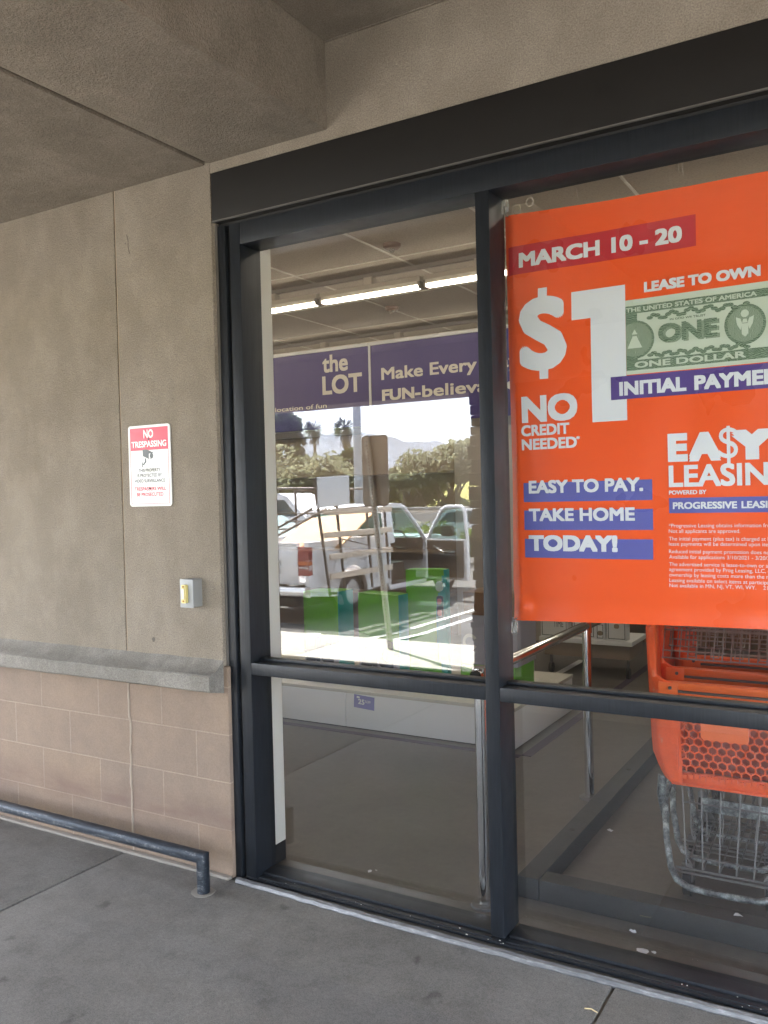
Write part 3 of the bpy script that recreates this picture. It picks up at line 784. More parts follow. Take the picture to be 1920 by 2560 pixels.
for P in ([(-.432, 2.142), (-.418, 2.136), (-.413, 2.120), (-.418, 2.100), (-.428, 2.118)], [(-.378, 2.142), (-.392, 2.136), (-.397, 2.120), (-.392, 2.100), (-.382, 2.118)], [(-.415, 2.120), (-.395, 2.120), (-.395, 2.088), (-.405, 2.078), (-.415, 2.088)], [(-.410, 2.134), (-.400, 2.134), (-.397, 2.122), (-.413, 2.122)]):
    mb.add([bf(q)(*p) for p in P], [tuple(range(len(P)))])
disc(-.405, 2.151, .012, .012, q, 14)
put_text(mb, 'THE UNITED STATES OF AMERICA', -.778, -.369, 2.201, 2.216, bf(q), .03)
put_text(mb, 'ONE DOLLAR', -.752, -.403, 2.013, 2.034, bf(q), .03)
mb.build('banknote_lettering', 'billpale', bn, recalc=False, smooth=False)
mb = MB()
put_text(mb, 'IN GOD WE TRUST', -.635, -.522, 2.158, 2.165, bf(q), .03)
mb.build('banknote_motto', 'billdark', bn, recalc=False, smooth=False)
mb = MB(); put_text(mb, 'ONE', -.668, -.480, 2.085, 2.146, bf(q), .05); mb.build('banknote_shadow_letters', 'billmid', bn, recalc=False, smooth=False)
mb = MB(); put_text(mb, 'ONE', -.673, -.487, 2.089, 2.150, bf(q + .0009), .035); mb.build('banknote_letters', 'billdark', bn, recalc=False, smooth=False)
# clear hooks holding the banner
def hook(x, z, up, label):
    h = thing('banner_clip', label, 'clip', (x, .15, z), 'clear plastic banner clips')
    MB().prism(rrect(x - .012, x + .012, z - .022, z + .022, .006), 'y', .142, .149).build('clip_body', 'clear', h, bevel=.002)
    MB().tube([(x, .139, z), (x, .1385, z - up * .012), (x, .150, z - up * .028), (x, .168, z - up * .03)], .0022, 6).build('clip_tongue', 'wire', h)
hook(-1.198, 2.632, 1, 'clear plastic clip above the top left corner of the orange banner')
hook(-1.196, 1.118, -1, 'clear plastic clip under the bottom left corner of the orange banner')

# ------------------------------------------------------------------ store interior shell
CH = 3.93
structure(MB().box(-9.2, 6, .166, 13, -.12, 0).build('floor', 'floor'))
structure(MB().box(-9.2, 6, .135, 13, CH, CH + .05).build('ceiling', 'tile'))
mb = MB()
for i in range(13): x = -9.05 + 1.22 * i - .0; mb.box(x - .012, x + .012, .26, 12.9, CH - .008, CH + .004)
for y in (.45, 1.83, 3.21, 4.59, 5.97, 7.35, 8.73, 10.1): mb.box(-9.1, 5.9, y - .012, y + .012, CH - .007, CH + .004)
structure(mb.build('ceiling_grid', 'tbar'))
mb = MB(); mb.box(-9.2, -2.36, .1655, .275, .086, CH - .01); mb.box(-2.36, 1.25, .1655, .262, 2.722, CH - .01); mb.box(1.25, 6, .1655, .275, .086, CH - .01)
structure(mb.build('wall_front', 'drywall', bevel=.003))
mb = MB(); mb.box(-9.2, -2.362, .166, .274, .0, .086); structure(mb.build('baseboard', 'basebd'))
structure(MB().box(-9.3, -9.2, 0, 13, 0, CH).build('wall_left', 'drywall'))
structure(MB().box(6, 6.1, 0, 13, 0, CH).build('wall_right', 'drywall'))
structure(MB().box(-9.3, 6.1, 13, 13.1, 0, CH).build('wall_back', 'shelfgrey'))
structure(MB().box(-9.4, 6.2, .131, 13.2, CH + .08, CH + .3).build('roof', 'shelfgrey'))
# shelving wall under the valance
sw = thing('wall_shelf', 'pale grey shelving wall below the purple valance', 'shelving', (-5.5, 6.2, 0))
MB().box(-9.1, -4.32, 6.10, 6.6, 0, 2.36).build('back_panel', 'shelfdark', sw, bevel=.004); MB().box(-4.318, -3.3, 6.08, 6.6, 0, 2.36).build('end_panel', 'shelfgrey', sw, bevel=.004)
MB().box(-9.1, -3.3, 6.06, 6.6, 2.362, 2.44).build('shelf_top', 'shelfgrey', sw, bevel=.006)
mb = MB()
for z in (.45, .95, 1.40, 1.85): mb.box(-9.1, -4.33, 5.80, 6.098, z, z + .03)
build_each(mb, 'shelf', 'shelfdark', sw, bevel=.003)
# light fixtures
def fixture(x, y, lit, label):
    t = thing('strip_light', label, 'strip light', (x, y, 3.70), 'strip lights in rows across the store ceiling')
    MB().box(x - .605, x + .605, y - .045, y + .045, 3.735, 3.785).build('housing', 'trunking', t, bevel=.004)
    MB().prism([(y - .06, 3.735), (y - .04, 3.70), (y + .04, 3.70), (y + .06, 3.735)], 'x', x - .58, x + .58).build('reflector', 'trunking', t)
    for d in (-.024, .024):
        MB().tube([(x - .57, y + d, 3.683), (x + .57, y + d, 3.683)], .017, 10).build('tube', 'tube', t)
    mb = MB()
    for s in (-1, 1): mb.box(x + s * .597 - .012, x + s * .597 + .012, y - .05, y + .05, 3.665, 3.735)
    build_each(mb, 'end_cap', 'shelfgrey', t, bevel=.003)
    MB().box(x - .05, x + .05, y - .05, y + .05, 3.785, 3.86).build('bracket', 'trunking', t, bevel=.003)
    return t
ORD = ['first', 'second', 'third', 'fourth', 'fifth', 'sixth', 'seventh', 'eighth', 'ninth', 'tenth', 'eleventh']
for y, nm in ((2.1, 'added unseen row nearest the window'), (4.9, 'middle row'), (7.7, 'row behind the valance')):  # nearest row is out of view, added to brighten the store
    first = None
    for i in range(9):
        lb = '%s lit strip light from the side wall in the %s' % (ORD[i], nm)
        if first is None: first = fixture(-8.42, y, True, lb)
        else:
            c = copytree(first); c.location = first.location + Vector((1.253 * i, 0, 0)); c['label'] = lb
# carrier rails the strips hang from
for y, lb in ((2.1, 'carrier rail above the added unseen strip lights nearest the window'), (4.9, 'grey carrier rail above the middle row of strip lights'), (7.7, 'grey carrier rail above the strip lights behind the valance')):
    tag(MB().box(-9.1, 5.9, y - .02, y + .02, 3.86, 3.905).build('carrier_rail', 'shelfgrey', base=(0, y, 3.88)), lb, 'light rail', 'light carrier rails')
def detector(x, y, label):
    t = thing('smoke_detector', label, 'smoke detector', (x, y, CH), 'smoke detectors on the store ceiling')
    MB().tube([(x, y, CH), (x, y, CH - .03), (x, y, CH - .045)], [.085, .08, .06], 20).build('base', 'detector', t)
    MB().sphere((x, y, CH - .05), .03, 12).build('sensor', 'clear', t)
detector(-5.33, 6.5, 'reddish smoke detector on the ceiling below the lit strip lights')
detector(-3.99, 4.2, 'reddish smoke detector on the ceiling above the lit strip lights')

# purple valance boards
def valance(x0, x1, label):
    t = thing('valance_board', label, 'hanging sign', ((x0 + x1) / 2, 6.0, 2.9), 'purple valance boards')
    MB().box(x0, x1, 5.985, 6.005, 2.442, 3.385).build('board', 'valance', t, bevel=.003)
    MB().box(x0, x1, 5.975, 6.015, 3.386, 3.425).build('top_channel', 'platform', t, bevel=.003)
    return t
va = valance(-8.9, -5.372, 'purple valance board reading the LOT')
vb = valance(-5.335, -3.25, 'purple valance board reading Make Every Day FUN-believable')
VF = lambda u, v: (u, 5.982, v)
mb = MB()
put_text(mb, 'the', -6.028, -5.658, 3.125, 3.338, VF, .025); put_text(mb, 'LOT', -6.036, -5.462, 2.855, 3.086, VF, .032)
put_text(mb, 'location of fun', -6.77, -5.98, 2.70, 2.755, VF, .005)
mb.build('lettering', 'valtext', va, recalc=False, smooth=False)
mb = MB()
put_text(mb, 'Make Every Day', -5.194, -3.47, 2.966, 3.107, VF, .022, 0, 0, 'ME'); put_text(mb, 'FUN-', -5.190, -4.675, 2.722, 2.852, VF, .04, 0, 0, 'ME')
put_text(mb, 'believable!', -4.655, -3.42, 2.722, 2.857, VF, .02, 0, 0, 'bl')
mb.build('lettering', 'valtext', vb, recalc=False, smooth=False)
va_gap = tag(MB().box(-5.368, -5.339, 5.98, 6.01, 2.442, 3.42).build('valance_joint_strip', 'platform', bevel=.002, base=(-5.35, 6, 2.9)), 'white joint strip between the two purple valance boards', 'trim strip')

# low white display platform and what stands on it
pf = thing('display_platform', 'low white display platform on the store floor', 'platform', (-3.5, 2.8, 0))
MB().box(-6.0, -3.312, 2.21, 3.32, .012, .245).build('panel', 'platform', pf, bevel=.003)
MB().box(-3.306, -2.055, 2.21, 3.32, .012, .245).build('panel', 'platform', pf, bevel=.003)
MB().box(-6.0, -2.05, 2.205, 3.325, .246, .270).build('deck', mat('platform_deck', (.44, .43, .38), .5), pf, bevel=.003)
MB().box(-5.98, -2.075, 2.23, 3.30, .0, .012).build('plinth', 'rubber', pf)
pt = thing('price_tag', 'small purple 25 percent off tag on the platform front', 'price tag', (-3.155, 2.2, .195))
PT = lambda u, v: (-3.155 + u * .99 + v * .06, 2.2085, .195 + v - u * .06)
mb = MB(); mb.add([PT(-.083, -.045), PT(.083, -.045), PT(.083, .045), PT(-.083, .045)], [(0, 1, 2, 3)]); mb.build('card', mat('tag_purple', (.16, .15, .40), .4), pt)
mb = MB(); PT2 = lambda u, v: (PT(u, v)[0], 2.2075, PT(u, v)[2])
put_text(mb, '25', -.048, .004, -.018, .018, PT2, .03); put_text(mb, '%OFF', .008, .054, -.002, .016, PT2, .01)
mb.add([PT2(-.06, .022), PT2(-.036, .022), PT2(-.036, .034), PT2(-.06, .036)], [(0, 1, 2, 3)]); mb.build('lettering', 'platform', pt, recalc=False, smooth=False)
structure(MB().box(-1.99, -1.93, 2.15, 9.5, .0, .003).build('floor_tape', 'tape'))
structure(MB().box(-6.0, -1.99, 2.10, 2.15, .0, .003).build('floor_tape', 'tape'))

def package(x0, x1, y0, y1, z0, z1, label, mode, grp='soft green and teal packages on the platform'):
    t = thing('soft_package', label, 'package', ((x0 + x1) / 2, (y0 + y1) / 2, z0), grp)
    zs = z0 + (z1 - z0) * .36 if mode != 'side' else z0 + .02
    nx, ny, nz = 10, 6, 10; mb = MB()
    def P(a, b, c):   # pillow-shaped wrapped block
        u, v, w = 2 * a - 1, 2 * b - 1, 2 * c - 1
        k = .5 + .5 * 1
        bul = lambda p, q: (1 - p ** 6) * (1 - q ** 6)
        x = (x0 + x1) / 2 + u * (x1 - x0) / 2 * (.965 + .035 * bul(v, w)); y = (y0 + y1) / 2 + v * (y1 - y0) / 2 * (.95 + .05 * bul(u, w)); z = (z0 + z1) / 2 + w * (z1 - z0) / 2 * (.975 + .025 * bul(u, v))
        return (x, y, z + .004 * math.sin(9 * x) * (w > .9))
    def face(fn, na, nb, mi):
        vs = [fn(i / na, j / nb) for j in range(nb + 1) for i in range(na + 1)]
        f = [(j * (na + 1) + i, j * (na + 1) + i + 1, (j + 1) * (na + 1) + i + 1, (j + 1) * (na + 1) + i) for j in range(nb) for i in range(na)]
        o = len(mb.v); mb.v += vs
        for q in f:
            c = [sum(vs[k][d] for k in q) / 4 for d in range(3)]
            mb.f.append(tuple(k + o for k in q)); mb.m.append(mi(c))
    teal = lambda c: 0 if mode == 'plain' else 1
    fm = (lambda c: (2 if c[2] < zs else 0)) if mode == 'front' else (lambda c: 0) if mode == 'plain' else (lambda c: (1 if (c[0] - x0) / (x1 - x0) > .74 + .22 * (2 * (c[2] - z0) / (z1 - z0) - 1) ** 2 else 0))
    face(lambda a, b: P(a, 0, b), nx * 2, nz * 2, fm); face(lambda a, b: P(a, 1, b), nx, nz, fm)
    face(lambda a, b: P(0, a, b), ny, nz, teal); face(lambda a, b: P(1, a, b), ny, nz, teal)
    face(lambda a, b: P(a, b, 1), nx, ny, lambda c: 0); face(lambda a, b: P(a, b, 0), nx, ny, lambda c: 2)
    mb.build('wrapper', ['pkgreen', 'pkteal', 'pkgrey'], t, smooth=True, angle=60, recalc=True)
    return t
def front_text(t, s, x0, x1, z0, z1, y, m='pkdark', bold=.06):
    mb = MB(); put_text(mb, s, x0, x1, z0, z1, lambda u, v: (u, y, v), bold); mb.build('lettering', m, t, recalc=False, smooth=False)
p1 = package(-3.72, -3.41, 2.30, 2.51, .271, .94, 'green and teal soft package, leftmost of the row on the platform', 'front'); front_text(p1, 'BiG', -3.69, -3.45, .42, .62, 2.288)
p2 = package(-3.25, -2.913, 2.30, 2.44, .271, .94, 'green and teal soft package in the middle of the front row', 'front'); front_text(p2, 'BiG', -3.22, -2.96, .42, .62, 2.288)
p3 = package(-3.03, -2.70, 2.60, 2.66, .271, 1.09, 'taller green package with a curved teal end behind the front row', 'side')
mb = MB(); mb.prism(rrect(-2.775, -2.725, .74, .90, .02), 'y', 2.586, 2.596, 0); mb.build('badge', 'pkdark', p3)
mb = MB(); mb.prism(rrect(-2.765, -2.735, .76, .80, .01), 'y', 2.580, 2.585, 0); mb.prism(rrect(-2.765, -2.735, .84, .88, .01), 'y', 2.580, 2.585, 0); mb.build('badge_dots', 'pkred', p3)
mb = MB(); mb.prism(rrect(-2.78, -2.725, .93, 1.0, .025), 'y', 2.586, 2.596, 0); mb.build('badge', 'pkpale', p3)
p4 = package(-2.53, -2.13, 2.42, 2.78, .271, .47, 'flat green package lying at the handrail end of the platform', 'plain')
cb = thing('grey_carton', 'grey carton with a white ring mark stacked on the flat green package', 'carton', (-2.33, 2.6, .472), 'cartons stacked at the platform end')
MB().box(-2.52, -2.12, 2.44, 2.78, .472, .80).build('carton', 'pkgrey', cb, bevel=.006)
mb = MB(); mb.add([p for i in range(17) for t in (R(-60 + 300 * i / 16 + 90),) for p in ((-2.455 + .055 * math.cos(t), 2.4385, .62 + .055 * math.sin(t)), (-2.455 + .034 * math.cos(t), 2.4385, .62 + .034 * math.sin(t)))], [(2 * i, 2 * i + 1, 2 * i + 3, 2 * i + 2) for i in range(16)])
mb.build('ring_mark', 'platform', cb, recalc=False)
bc = thing('brown_carton', 'brown carton on top of the grey carton at the platform end', 'carton', (-2.33, 2.6, .801), 'cartons stacked at the platform end')
MB().box(-2.495, -2.13, 2.43, 2.78, .801, .955).build('carton', 'pkbrown', bc, bevel=.005)
MB().box(-2.525, -2.13, 2.58, 2.63, .954, .957).build('packing_tape', 'shelfdark', bc)

# chrome queue rail with two floor posts
hr = thing('chrome_handrail', 'chrome handrail on two posts beside the trolley bay', 'handrail', (-1.4, .3, 0))
MB().tube([(-1.4, .24, .905), (-1.4, 4.2, .905)], .024, 18).build('top_rail', 'chrome', hr)
for y in (.28, 1.62, 4.1):
    p = MB().tube([(-1.4, y, .0), (-1.4, y, .882)], .0235, 18).build('post', 'chrome', hr)
    MB().tube([(-1.4, y, .0), (-1.4, y, .008), (-1.4, y, .012)], [.055, .052, .027], 20).build('flange', 'wire', p, base=BASE[hr.name])
    MB().tube([(-1.4, y, .868), (-1.4, y, .932)], .0285, 18).build('rail_socket', 'chrome', p, base=BASE[hr.name])
# dark kerb frame that corrals the trolleys
kf = thing('trolley_kerb', 'dark rubber kerb framing the trolley bay on the store floor', 'kerb', (-1.28, .4, 0))
MB().box(-1.315, -1.225, .405, 5.0, .0, .088).build('side_bar', 'rubber', kf, bevel=.008)
MB().box(-1.225, 1.1, .405, .50, .0, .087).build('front_bar', 'rubber', kf, bevel=.008)
mb = MB()
for y in (.95, 1.9, 2.9): mb.tube([(-1.27, y, .086), (-1.27, y, .0895)], .013, 10)
mb.build('bolt_recess', 'holes', kf)
# small stock seen under the banner
sh = thing('stock_shelf', 'low white shelf on casters behind the handrail', 'shelf', (-2.2, 4.7, 0))
MB().box(-2.75, -1.93, 4.5, 5.0, .285, .325).build('deck', 'platform', sh, bevel=.005)
MB().box(-2.72, -1.96, 4.55, 4.98, .16, .284).build('carcass', 'shelfdark', sh, bevel=.004)
mb = MB()
for x in (-2.66, -1.98): mb.tube([(x, 4.56, .16), (x, 4.56, .09)], .012, 8)
build_each(mb, 'caster_stem', 'wire', sh)
for x in (-2.66, -1.98): MB().tube([(x - .014, 4.56, .046), (x + .014, 4.56, .046)], .045, 16).build('caster', 'rubber', sh)
def frame_box(nm, x0, x1, z0, z1, y, label, cat, txt=None):
    t = thing(nm, label, cat, ((x0 + x1) / 2, y, z0), 'boxed stock on the low shelf')
    MB().box(x0, x1, y, y + .10, z0, z1).build('carton', 'platform', t, bevel=.003)
    mb = MB()
    for a in ((x0 + .012, x1 - .012, z0 + .012, z0 + .018), (x0 + .012, x1 - .012, z1 - .018, z1 - .012), (x0 + .012, x0 + .018, z0 + .012, z1 - .012), (x1 - .018, x1 - .012, z0 + .012, z1 - .012)): mb.box(a[0], a[1], y - .002, y - .0004, a[2], a[3])
    mb.build('printed_border', 'signgrey', t)
    if txt:
        mb = MB(); put_text(mb, txt, (x0 + x1) / 2 - .005, x1 - .04, z0 + .09, z0 + .145, lambda u, v: (u, y - .003, v), .01); mb.build('lettering', 'signgrey', t, recalc=False, smooth=False)
    else:
        mb = MB(); mb.prism(rrect((x0 + x1) / 2 - .022, (x0 + x1) / 2 + .022, (z0 + z1) / 2 - .035, (z0 + z1) / 2 + .005, .015), 'y', y - .002, y - .0005); mb.build('printed_motif', 'shelfdark', t)
frame_box('boxed_print', -2.74, -2.49, .326, .60, 4.52, 'white box printed TIME on the low shelf', 'box', 'TIME')
frame_box('boxed_print', -2.46, -2.26, .326, .60, 4.56, 'plain white box between the TIME box and the small framed box', 'box')
frame_box('boxed_print', -2.245, -2.165, .326, .47, 4.52, 'smallest white box with a dark motif on the low shelf', 'box')
frame_box('boxed_print', -2.15, -1.98, .326, .60, 4.53, 'larger white box with a thin border at the right of the low shelf', 'box')
tag(MB().box(-2.86, -2.79, 4.42, 4.48, 0, 1.6).build('shelf_upright', 'platform', bevel=.004, base=(-2.82, 4.45, 0)), 'slim white upright standing beside the TIME box', 'upright')
gd = thing('gondola_shelf', 'tall brown backed shelving unit deeper in the store', 'shelving', (-1.9, 6.6, 0))
MB().box(-3.2, 3.6, 6.4, 6.9, 0, 2.0).build('carcass', 'shelfdark', gd, bevel=.005)
mb = MB()
for z in (.3, .75, 1.2, 1.65): mb.box(-3.2, 3.6, 6.05, 6.398, z, z + .03)
build_each(mb, 'shelf', 'shelfgrey', gd, bevel=.003)
structure(MB().box(-2.62, -2.56, 3.34, 5.2, .0, .003).build('floor_line', 'platform'))
# scraps on the floor behind the glass
def scrap(x, y, s, label, z=.004):
    vs = []
    for i in range(7):
        t = 2 * math.pi * i / 7; r = s * random.uniform(.5, 1.1); vs.append((x + r * math.cos(t), y + r * math.sin(t) * .7, z + random.uniform(0, s * .5)))
    tag(MB().add(vs + [(x, y, z + s * .35)], [(i, (i + 1) % 7, 7) for i in range(7)]).build('paper_scrap', 'paper', base=(x, y, z), smooth=False), label, 'litter', 'white paper scraps on the floor')
scrap(-.84, .335, .016, 'small square white scrap on the floor in front of the trolley kerb'); scrap(-.775, .215, .024, 'largest torn white scrap on the floor behind the right pane')
scrap(-.742, .225, .011, 'small scrap touching the largest torn white scrap')
scrap(-1.18, 1.22, .02, 'crumpled white scrap inside the trolley bay'); scrap(-.50, .455, .016, 'pale scrap on top of the front kerb bar', .089)
scrap(-1.95, .32, .012, 'tiny white scrap on the floor behind the lower left pane'); scrap(-1.935, .345, .007, 'tiniest white speck beside the scrap behind the lower left pane')
mb = MB()
for i in range(20):
    x = random.uniform(-2.38, -.2); y = random.uniform(.018, .062); s = random.uniform(.001, .0026); z = .017 if y > .036 else .013
    mb.box(x, x + s * random.uniform(1, 3), y, y + s, z, z + s)
mb.build('grit_specks', 'grout', win, smooth=False)

# ------------------------------------------------------------------ orange shopping trolleys, nested
M['seatwire'] = mat('bright_seat_wire', (.32, .31, .31), .4, .8)
def make_cart(label):
    c = thing('shopping_cart', label, 'shopping cart', (0, 0, 0), 'nested orange shopping trolleys')
    # nose towards -y at y=0, centre x=0; depth runs to +y
    A, Bm = .285, .215                # half width at the top columns / at the foot of the basket
    def prof(z): return Bm + (A - Bm) * min(1, max(0, (z - .43) / .12)) ** .6
    # front face with an opening for the honeycomb, as strips
    mb = MB(); yf = lambda z: .055 - .06 * (z - .43) / .4
    HX0, HX1, HZ0, HZ1 = -.172, .172, .487, .768
    def strip(x0f, x1f, z0, z1, n, bulge=0):
        vs = []
        for k in range(n + 1):
            z = z0 + (z1 - z0) * k / n
            for t in (0, .33, .66, 1):
                x = x0f(z) + (x1f(z) - x0f(z)) * t; vs.append((x, yf(z) + (.03 * (max(0, abs(x) - .19) / .095) ** 2), z))
        mb.add(vs, [(k * 4 + i, k * 4 + i + 1, (k + 1) * 4 + i + 1, (k + 1) * 4 + i) for k in range(n) for i in range(3)])
    inn = lambda z: .172 if z < .842 else min(.252, .172 + (z - .842) * 4)
    strip(lambda z: -prof(z), lambda z: -inn(z), .43, 1.06, 40); strip(inn, lambda z: prof(z), .43, 1.06, 40)
    strip(lambda z: HX0, lambda z: HX1, .43, HZ0, 4); strip(lambda z: HX0, lambda z: HX1, HZ1, .835, 4)
    # sides running back, slightly wider towards the handle
    for s in (-1, 1):
        vs = []
        for j in range(9):
            y = j / 8 * .78
            for k in range(12):
                z = .43 + .63 * k / 11; vs.append((s * (prof(z) + .07 * y) , yf(z) * (1 - y / .78) + .03 * (j == 0) + y, z + (.03 * y)))
        mb.add(vs, [(j * 12 + k, j * 12 + k + 1, (j + 1) * 12 + k + 1, (j + 1) * 12 + k) for j in range(8) for k in range(11)])
    mb.add([(-Bm, .05, .43), (Bm, .05, .43), (Bm + .05, .8, .455), (-Bm - .05, .8, .455)], [(0, 1, 2, 3)])
    o = mb.build('basket', 'cart', c, recalc=True, angle=50)
    md = o.modifiers.new('thickness', 'SOLIDIFY'); md.thickness = .007; md.offset = 1
    # ribs under the honeycomb
    mb = MB()
    for i in range(15):
        x = -.17 + .0235 * i; z = .462 + .004 * (i % 3); mb.box(x, x + .017, yf(.47) - .012, yf(.47) - .004, z - .008, z + .010)
    mb.box(-.185, -.180, yf(.6) - .012, yf(.6) - .002, .48, .77); mb.box(.180, .185, yf(.6) - .012, yf(.6) - .002, .48, .77)
    mb.build('moulded_ribs', 'cart', c, bevel=.0015)
    # honeycomb
    mb = MB(); r = .0196; dx = r * math.sqrt(3); w = .0028
    seen = set()
    rows = int((HZ1 - HZ0) / (1.5 * r)) + 3
    for j in range(-1, rows):
        for i in range(-1, 14):
            cx = HX0 + dx * i + (dx / 2 if j % 2 else 0); cz = HZ0 + .006 + 1.5 * r * j
            for q in range(6):
                a, b = R(30 + 60 * q), R(90 + 60 * q)
                P, Q = (cx + r * math.cos(a), cz + r * math.sin(a)), (cx + r * math.cos(b), cz + r * math.sin(b))
                key = tuple(sorted(((round(P[0], 3), round(P[1], 3)), (round(Q[0], 3), round(Q[1], 3)))))
                if key in seen: continue
                seen.add(key)
                cl = lambda p: (min(max(p[0], HX0 - .002), HX1 + .002), min(max(p[1], HZ0 - .002), HZ1 + .002))
                P2, Q2 = cl(P), cl(Q)
                if (P2[0] - Q2[0]) ** 2 + (P2[1] - Q2[1]) ** 2 < 1e-5: continue
                d = Vector((Q2[0] - P2[0], yf(Q2[1]) - yf(P2[1]), Q2[1] - P2[1])); m_ = Vector(((P2[0] + Q2[0]) / 2, (yf(P2[1]) + yf(Q2[1])) / 2 + .001, (P2[1] + Q2[1]) / 2))
                n_ = Vector((d.z, 0, -d.x)).normalized(); mb.obox(m_, d / 2, n_ * w, Vector((0, .006, 0)))
    mb.build('honeycomb_grille', 'cart', c, smooth=False)
    MB().box(-.185, .185, .24, .246, .45, .80).build('shade_panel', 'cartshade', c)  # added panel, painted as the shaded orange behind the honeycomb holes
    # grab tab
    MB().prism(rrect(-.086, .086, .637, .735, .012), 'y', -.022, -.010).build('grab_tab', 'cartclean', c, bevel=.003)
    # front hinge bar with rod
    mb = MB(); mb.box(-.245, .245, -.006, .012, .79, .85); mb.box(-.245, -.17, -.016, -.004, .795, .845); mb.box(.17, .245, -.016, -.004, .795, .845); mb.box(-.17, .17, -.022, -.004, .83, .848)
    mb.build('hinge_bar', 'cartclean', c, bevel=.003)
    MB().tube([(-.17, -.014, .813), (.17, -.014, .813)], .0055, 8).build('hinge_rod', 'wire', c)
    mb = MB()
    for x in (-.2, .2): mb.tube([(x, -.013, .825), (x, -.021, .825)], .007, 10)
    build_each(mb, 'rivet', 'wire', c)
    # basket rim rising to the handle
    for s in (-1, 1): MB().tube([(s * .262, .0, .86), (s * .268, .02, .93), (s * .287, .10, 1.06), (s * .31, .4, 1.09), (s * .335, .8, 1.12)], [.010, .011, .012, .012, .012], 8).build('rim', 'cartclean', c)
    MB().tube([(-.335, .86, 1.09), (.335, .86, 1.09)], .016, 12).build('handle_bar', 'cartclean', c)
    # folding wire seat / flap
    mb = MB(); yw = lambda z: .15 + (z - .915) * .5
    for i in range(17):
        x = -.264 + .033 * i; mb.tube([(x, yw(.908), .908), (x, yw(1.055), 1.055)], .0027, 5)
    for z in (.912, .94, 1.02, 1.035, 1.05, 1.065): mb.tube([(-.268, yw(z), z), (.268, yw(z), z)], .0036, 6)
    for i in range(4):
        x = -.15 + .09 * i; mb.tube([(x - .015, yw(.955), .955), (x - .015, yw(.93) - .01, .925), (x + .015, yw(.93) - .01, .925), (x + .015, yw(.955), .955)], .0024, 5)
    mb.build('wire_seat', 'seatwire', c)
    # chassis tube: up the sides, round the nose
    def side(s): return [(s * .255, .62, .46), (s * .262, .30, .40), (s * .258, .12, .335), (s * .235, .03, .22), (s * .205, -.035, .125), (s * .175, -.065, .09)]
    pts = side(-1) + [(-.13, -.083, .077), (-.06, -.088, .075), (.06, -.088, .075), (.13, -.083, .077)] + side(1)[::-1]
    MB().tube(pts, .0128, 12).build('chassis_tube', 'carttube', c, angle=70)
    for s in (-1, 1): MB().tube([(s * .262, .10, .44), (s * .268, .10, .36), (s * .262, .14, .26)], .018, 8).build('leg_bracket', 'carttube', c)
    # lower wire tray
    mb = MB(); top = lambda x: (x * 1.22, .10, .435); low = lambda x: (x, -.005, .115)
    for i in range(6):
        x = -.152 + .061 * i; mb.tube([top(x), low(x), (x * 1.1, .6, .19)], .0034, 6)
    for (t, hw) in ((.0, .185), (.26, .178), (.86, .160)):
        y, z = .10 + (-.105) * t, .435 - .32 * t; mb.tube([(-hw, y, z), (hw, y, z)], .0038, 6)
    mb.tube([(-.19, -.01, .118), (.19, -.01, .118)], .005, 6); mb.tube([(-.19, -.016, .104), (.19, -.016, .104)], .005, 6)
    for s in (-1, 1): mb.tube([(s * .16, .012, .17), (s * .125, -.006, .116)], .0034, 6)
    for y in (.15, .28, .41, .54): mb.tube([(-.18, y, .115 + (y + .005) * .12), (.18, y, .115 + (y + .005) * .12)], .003, 6)
    mb.build('wire_tray', 'wire', c)
    MB().box(-.15, .15, .30, .32, .24, .30).build('cross_brace', 'carttube', c, bevel=.004)
    for x, y in ((-.15, .02), (.15, .02), (-.22, .60), (.22, .60)):
        w = MB().tube([(x - .014, y, .055), (x + .014, y, .055)], .054, 18).build('caster', 'rubber', c)
        MB().box(x - .022, x + .022, y - .02, y + .02, .06, .135).build('fork', 'wire', w, bevel=.004)
    return c
c1 = make_cart('front orange shopping trolley with honeycomb nose beside the kerb frame')
c1.location = (-.575, .712, 0)
c2 = copytree(c1); c2.location = (-.61, 1.0, .0); c2['label'] = 'second orange shopping trolley nested behind the front one'
c3 = copytree(c1); c3.location = (-.60, 1.3, .0); c3['label'] = 'third orange shopping trolley at the back of the nested row'

# ------------------------------------------------------------------ outside: seen mirrored in the left pane
ZL = -.30
sp = thing('sign_post', 'punched steel post carrying a bare backed road sign at the kerb', 'sign post', (-4.574, -4.728, 0))
def lean(x, z): return x - .105 * z          # the post leans along the kerb
mb = MB(); mb.obox((lean(-4.574, 1.12), -4.728, 1.12), (.030, 0, 0), (0, .016, 0), (-.105 * 1.125, 0, 1.125)); mb.build('post', 'steel', sp, bevel=.004)
mb = MB()
for i in range(58):
    z = .12 + i * .036; x = lean(-4.574, z); mb.box(x - .006, x + .006, -4.7119, -4.7112, z, z + .015)
mb.build('punched_holes', 'holes', sp)
sgn = MB().prism(rrect(-4.885, -4.565, 1.50, 2.245, .04), 'y', -4.752, -4.7485).build('sign_plate', 'signback', sp, bevel=.001)
mb = MB()
for z in (1.60, 2.13): x = lean(-4.574, z); mb.tube([(x, -4.712, z), (x, -4.704, z)], .010, 10)
build_each(mb, 'bolt', 'chrome', sp)
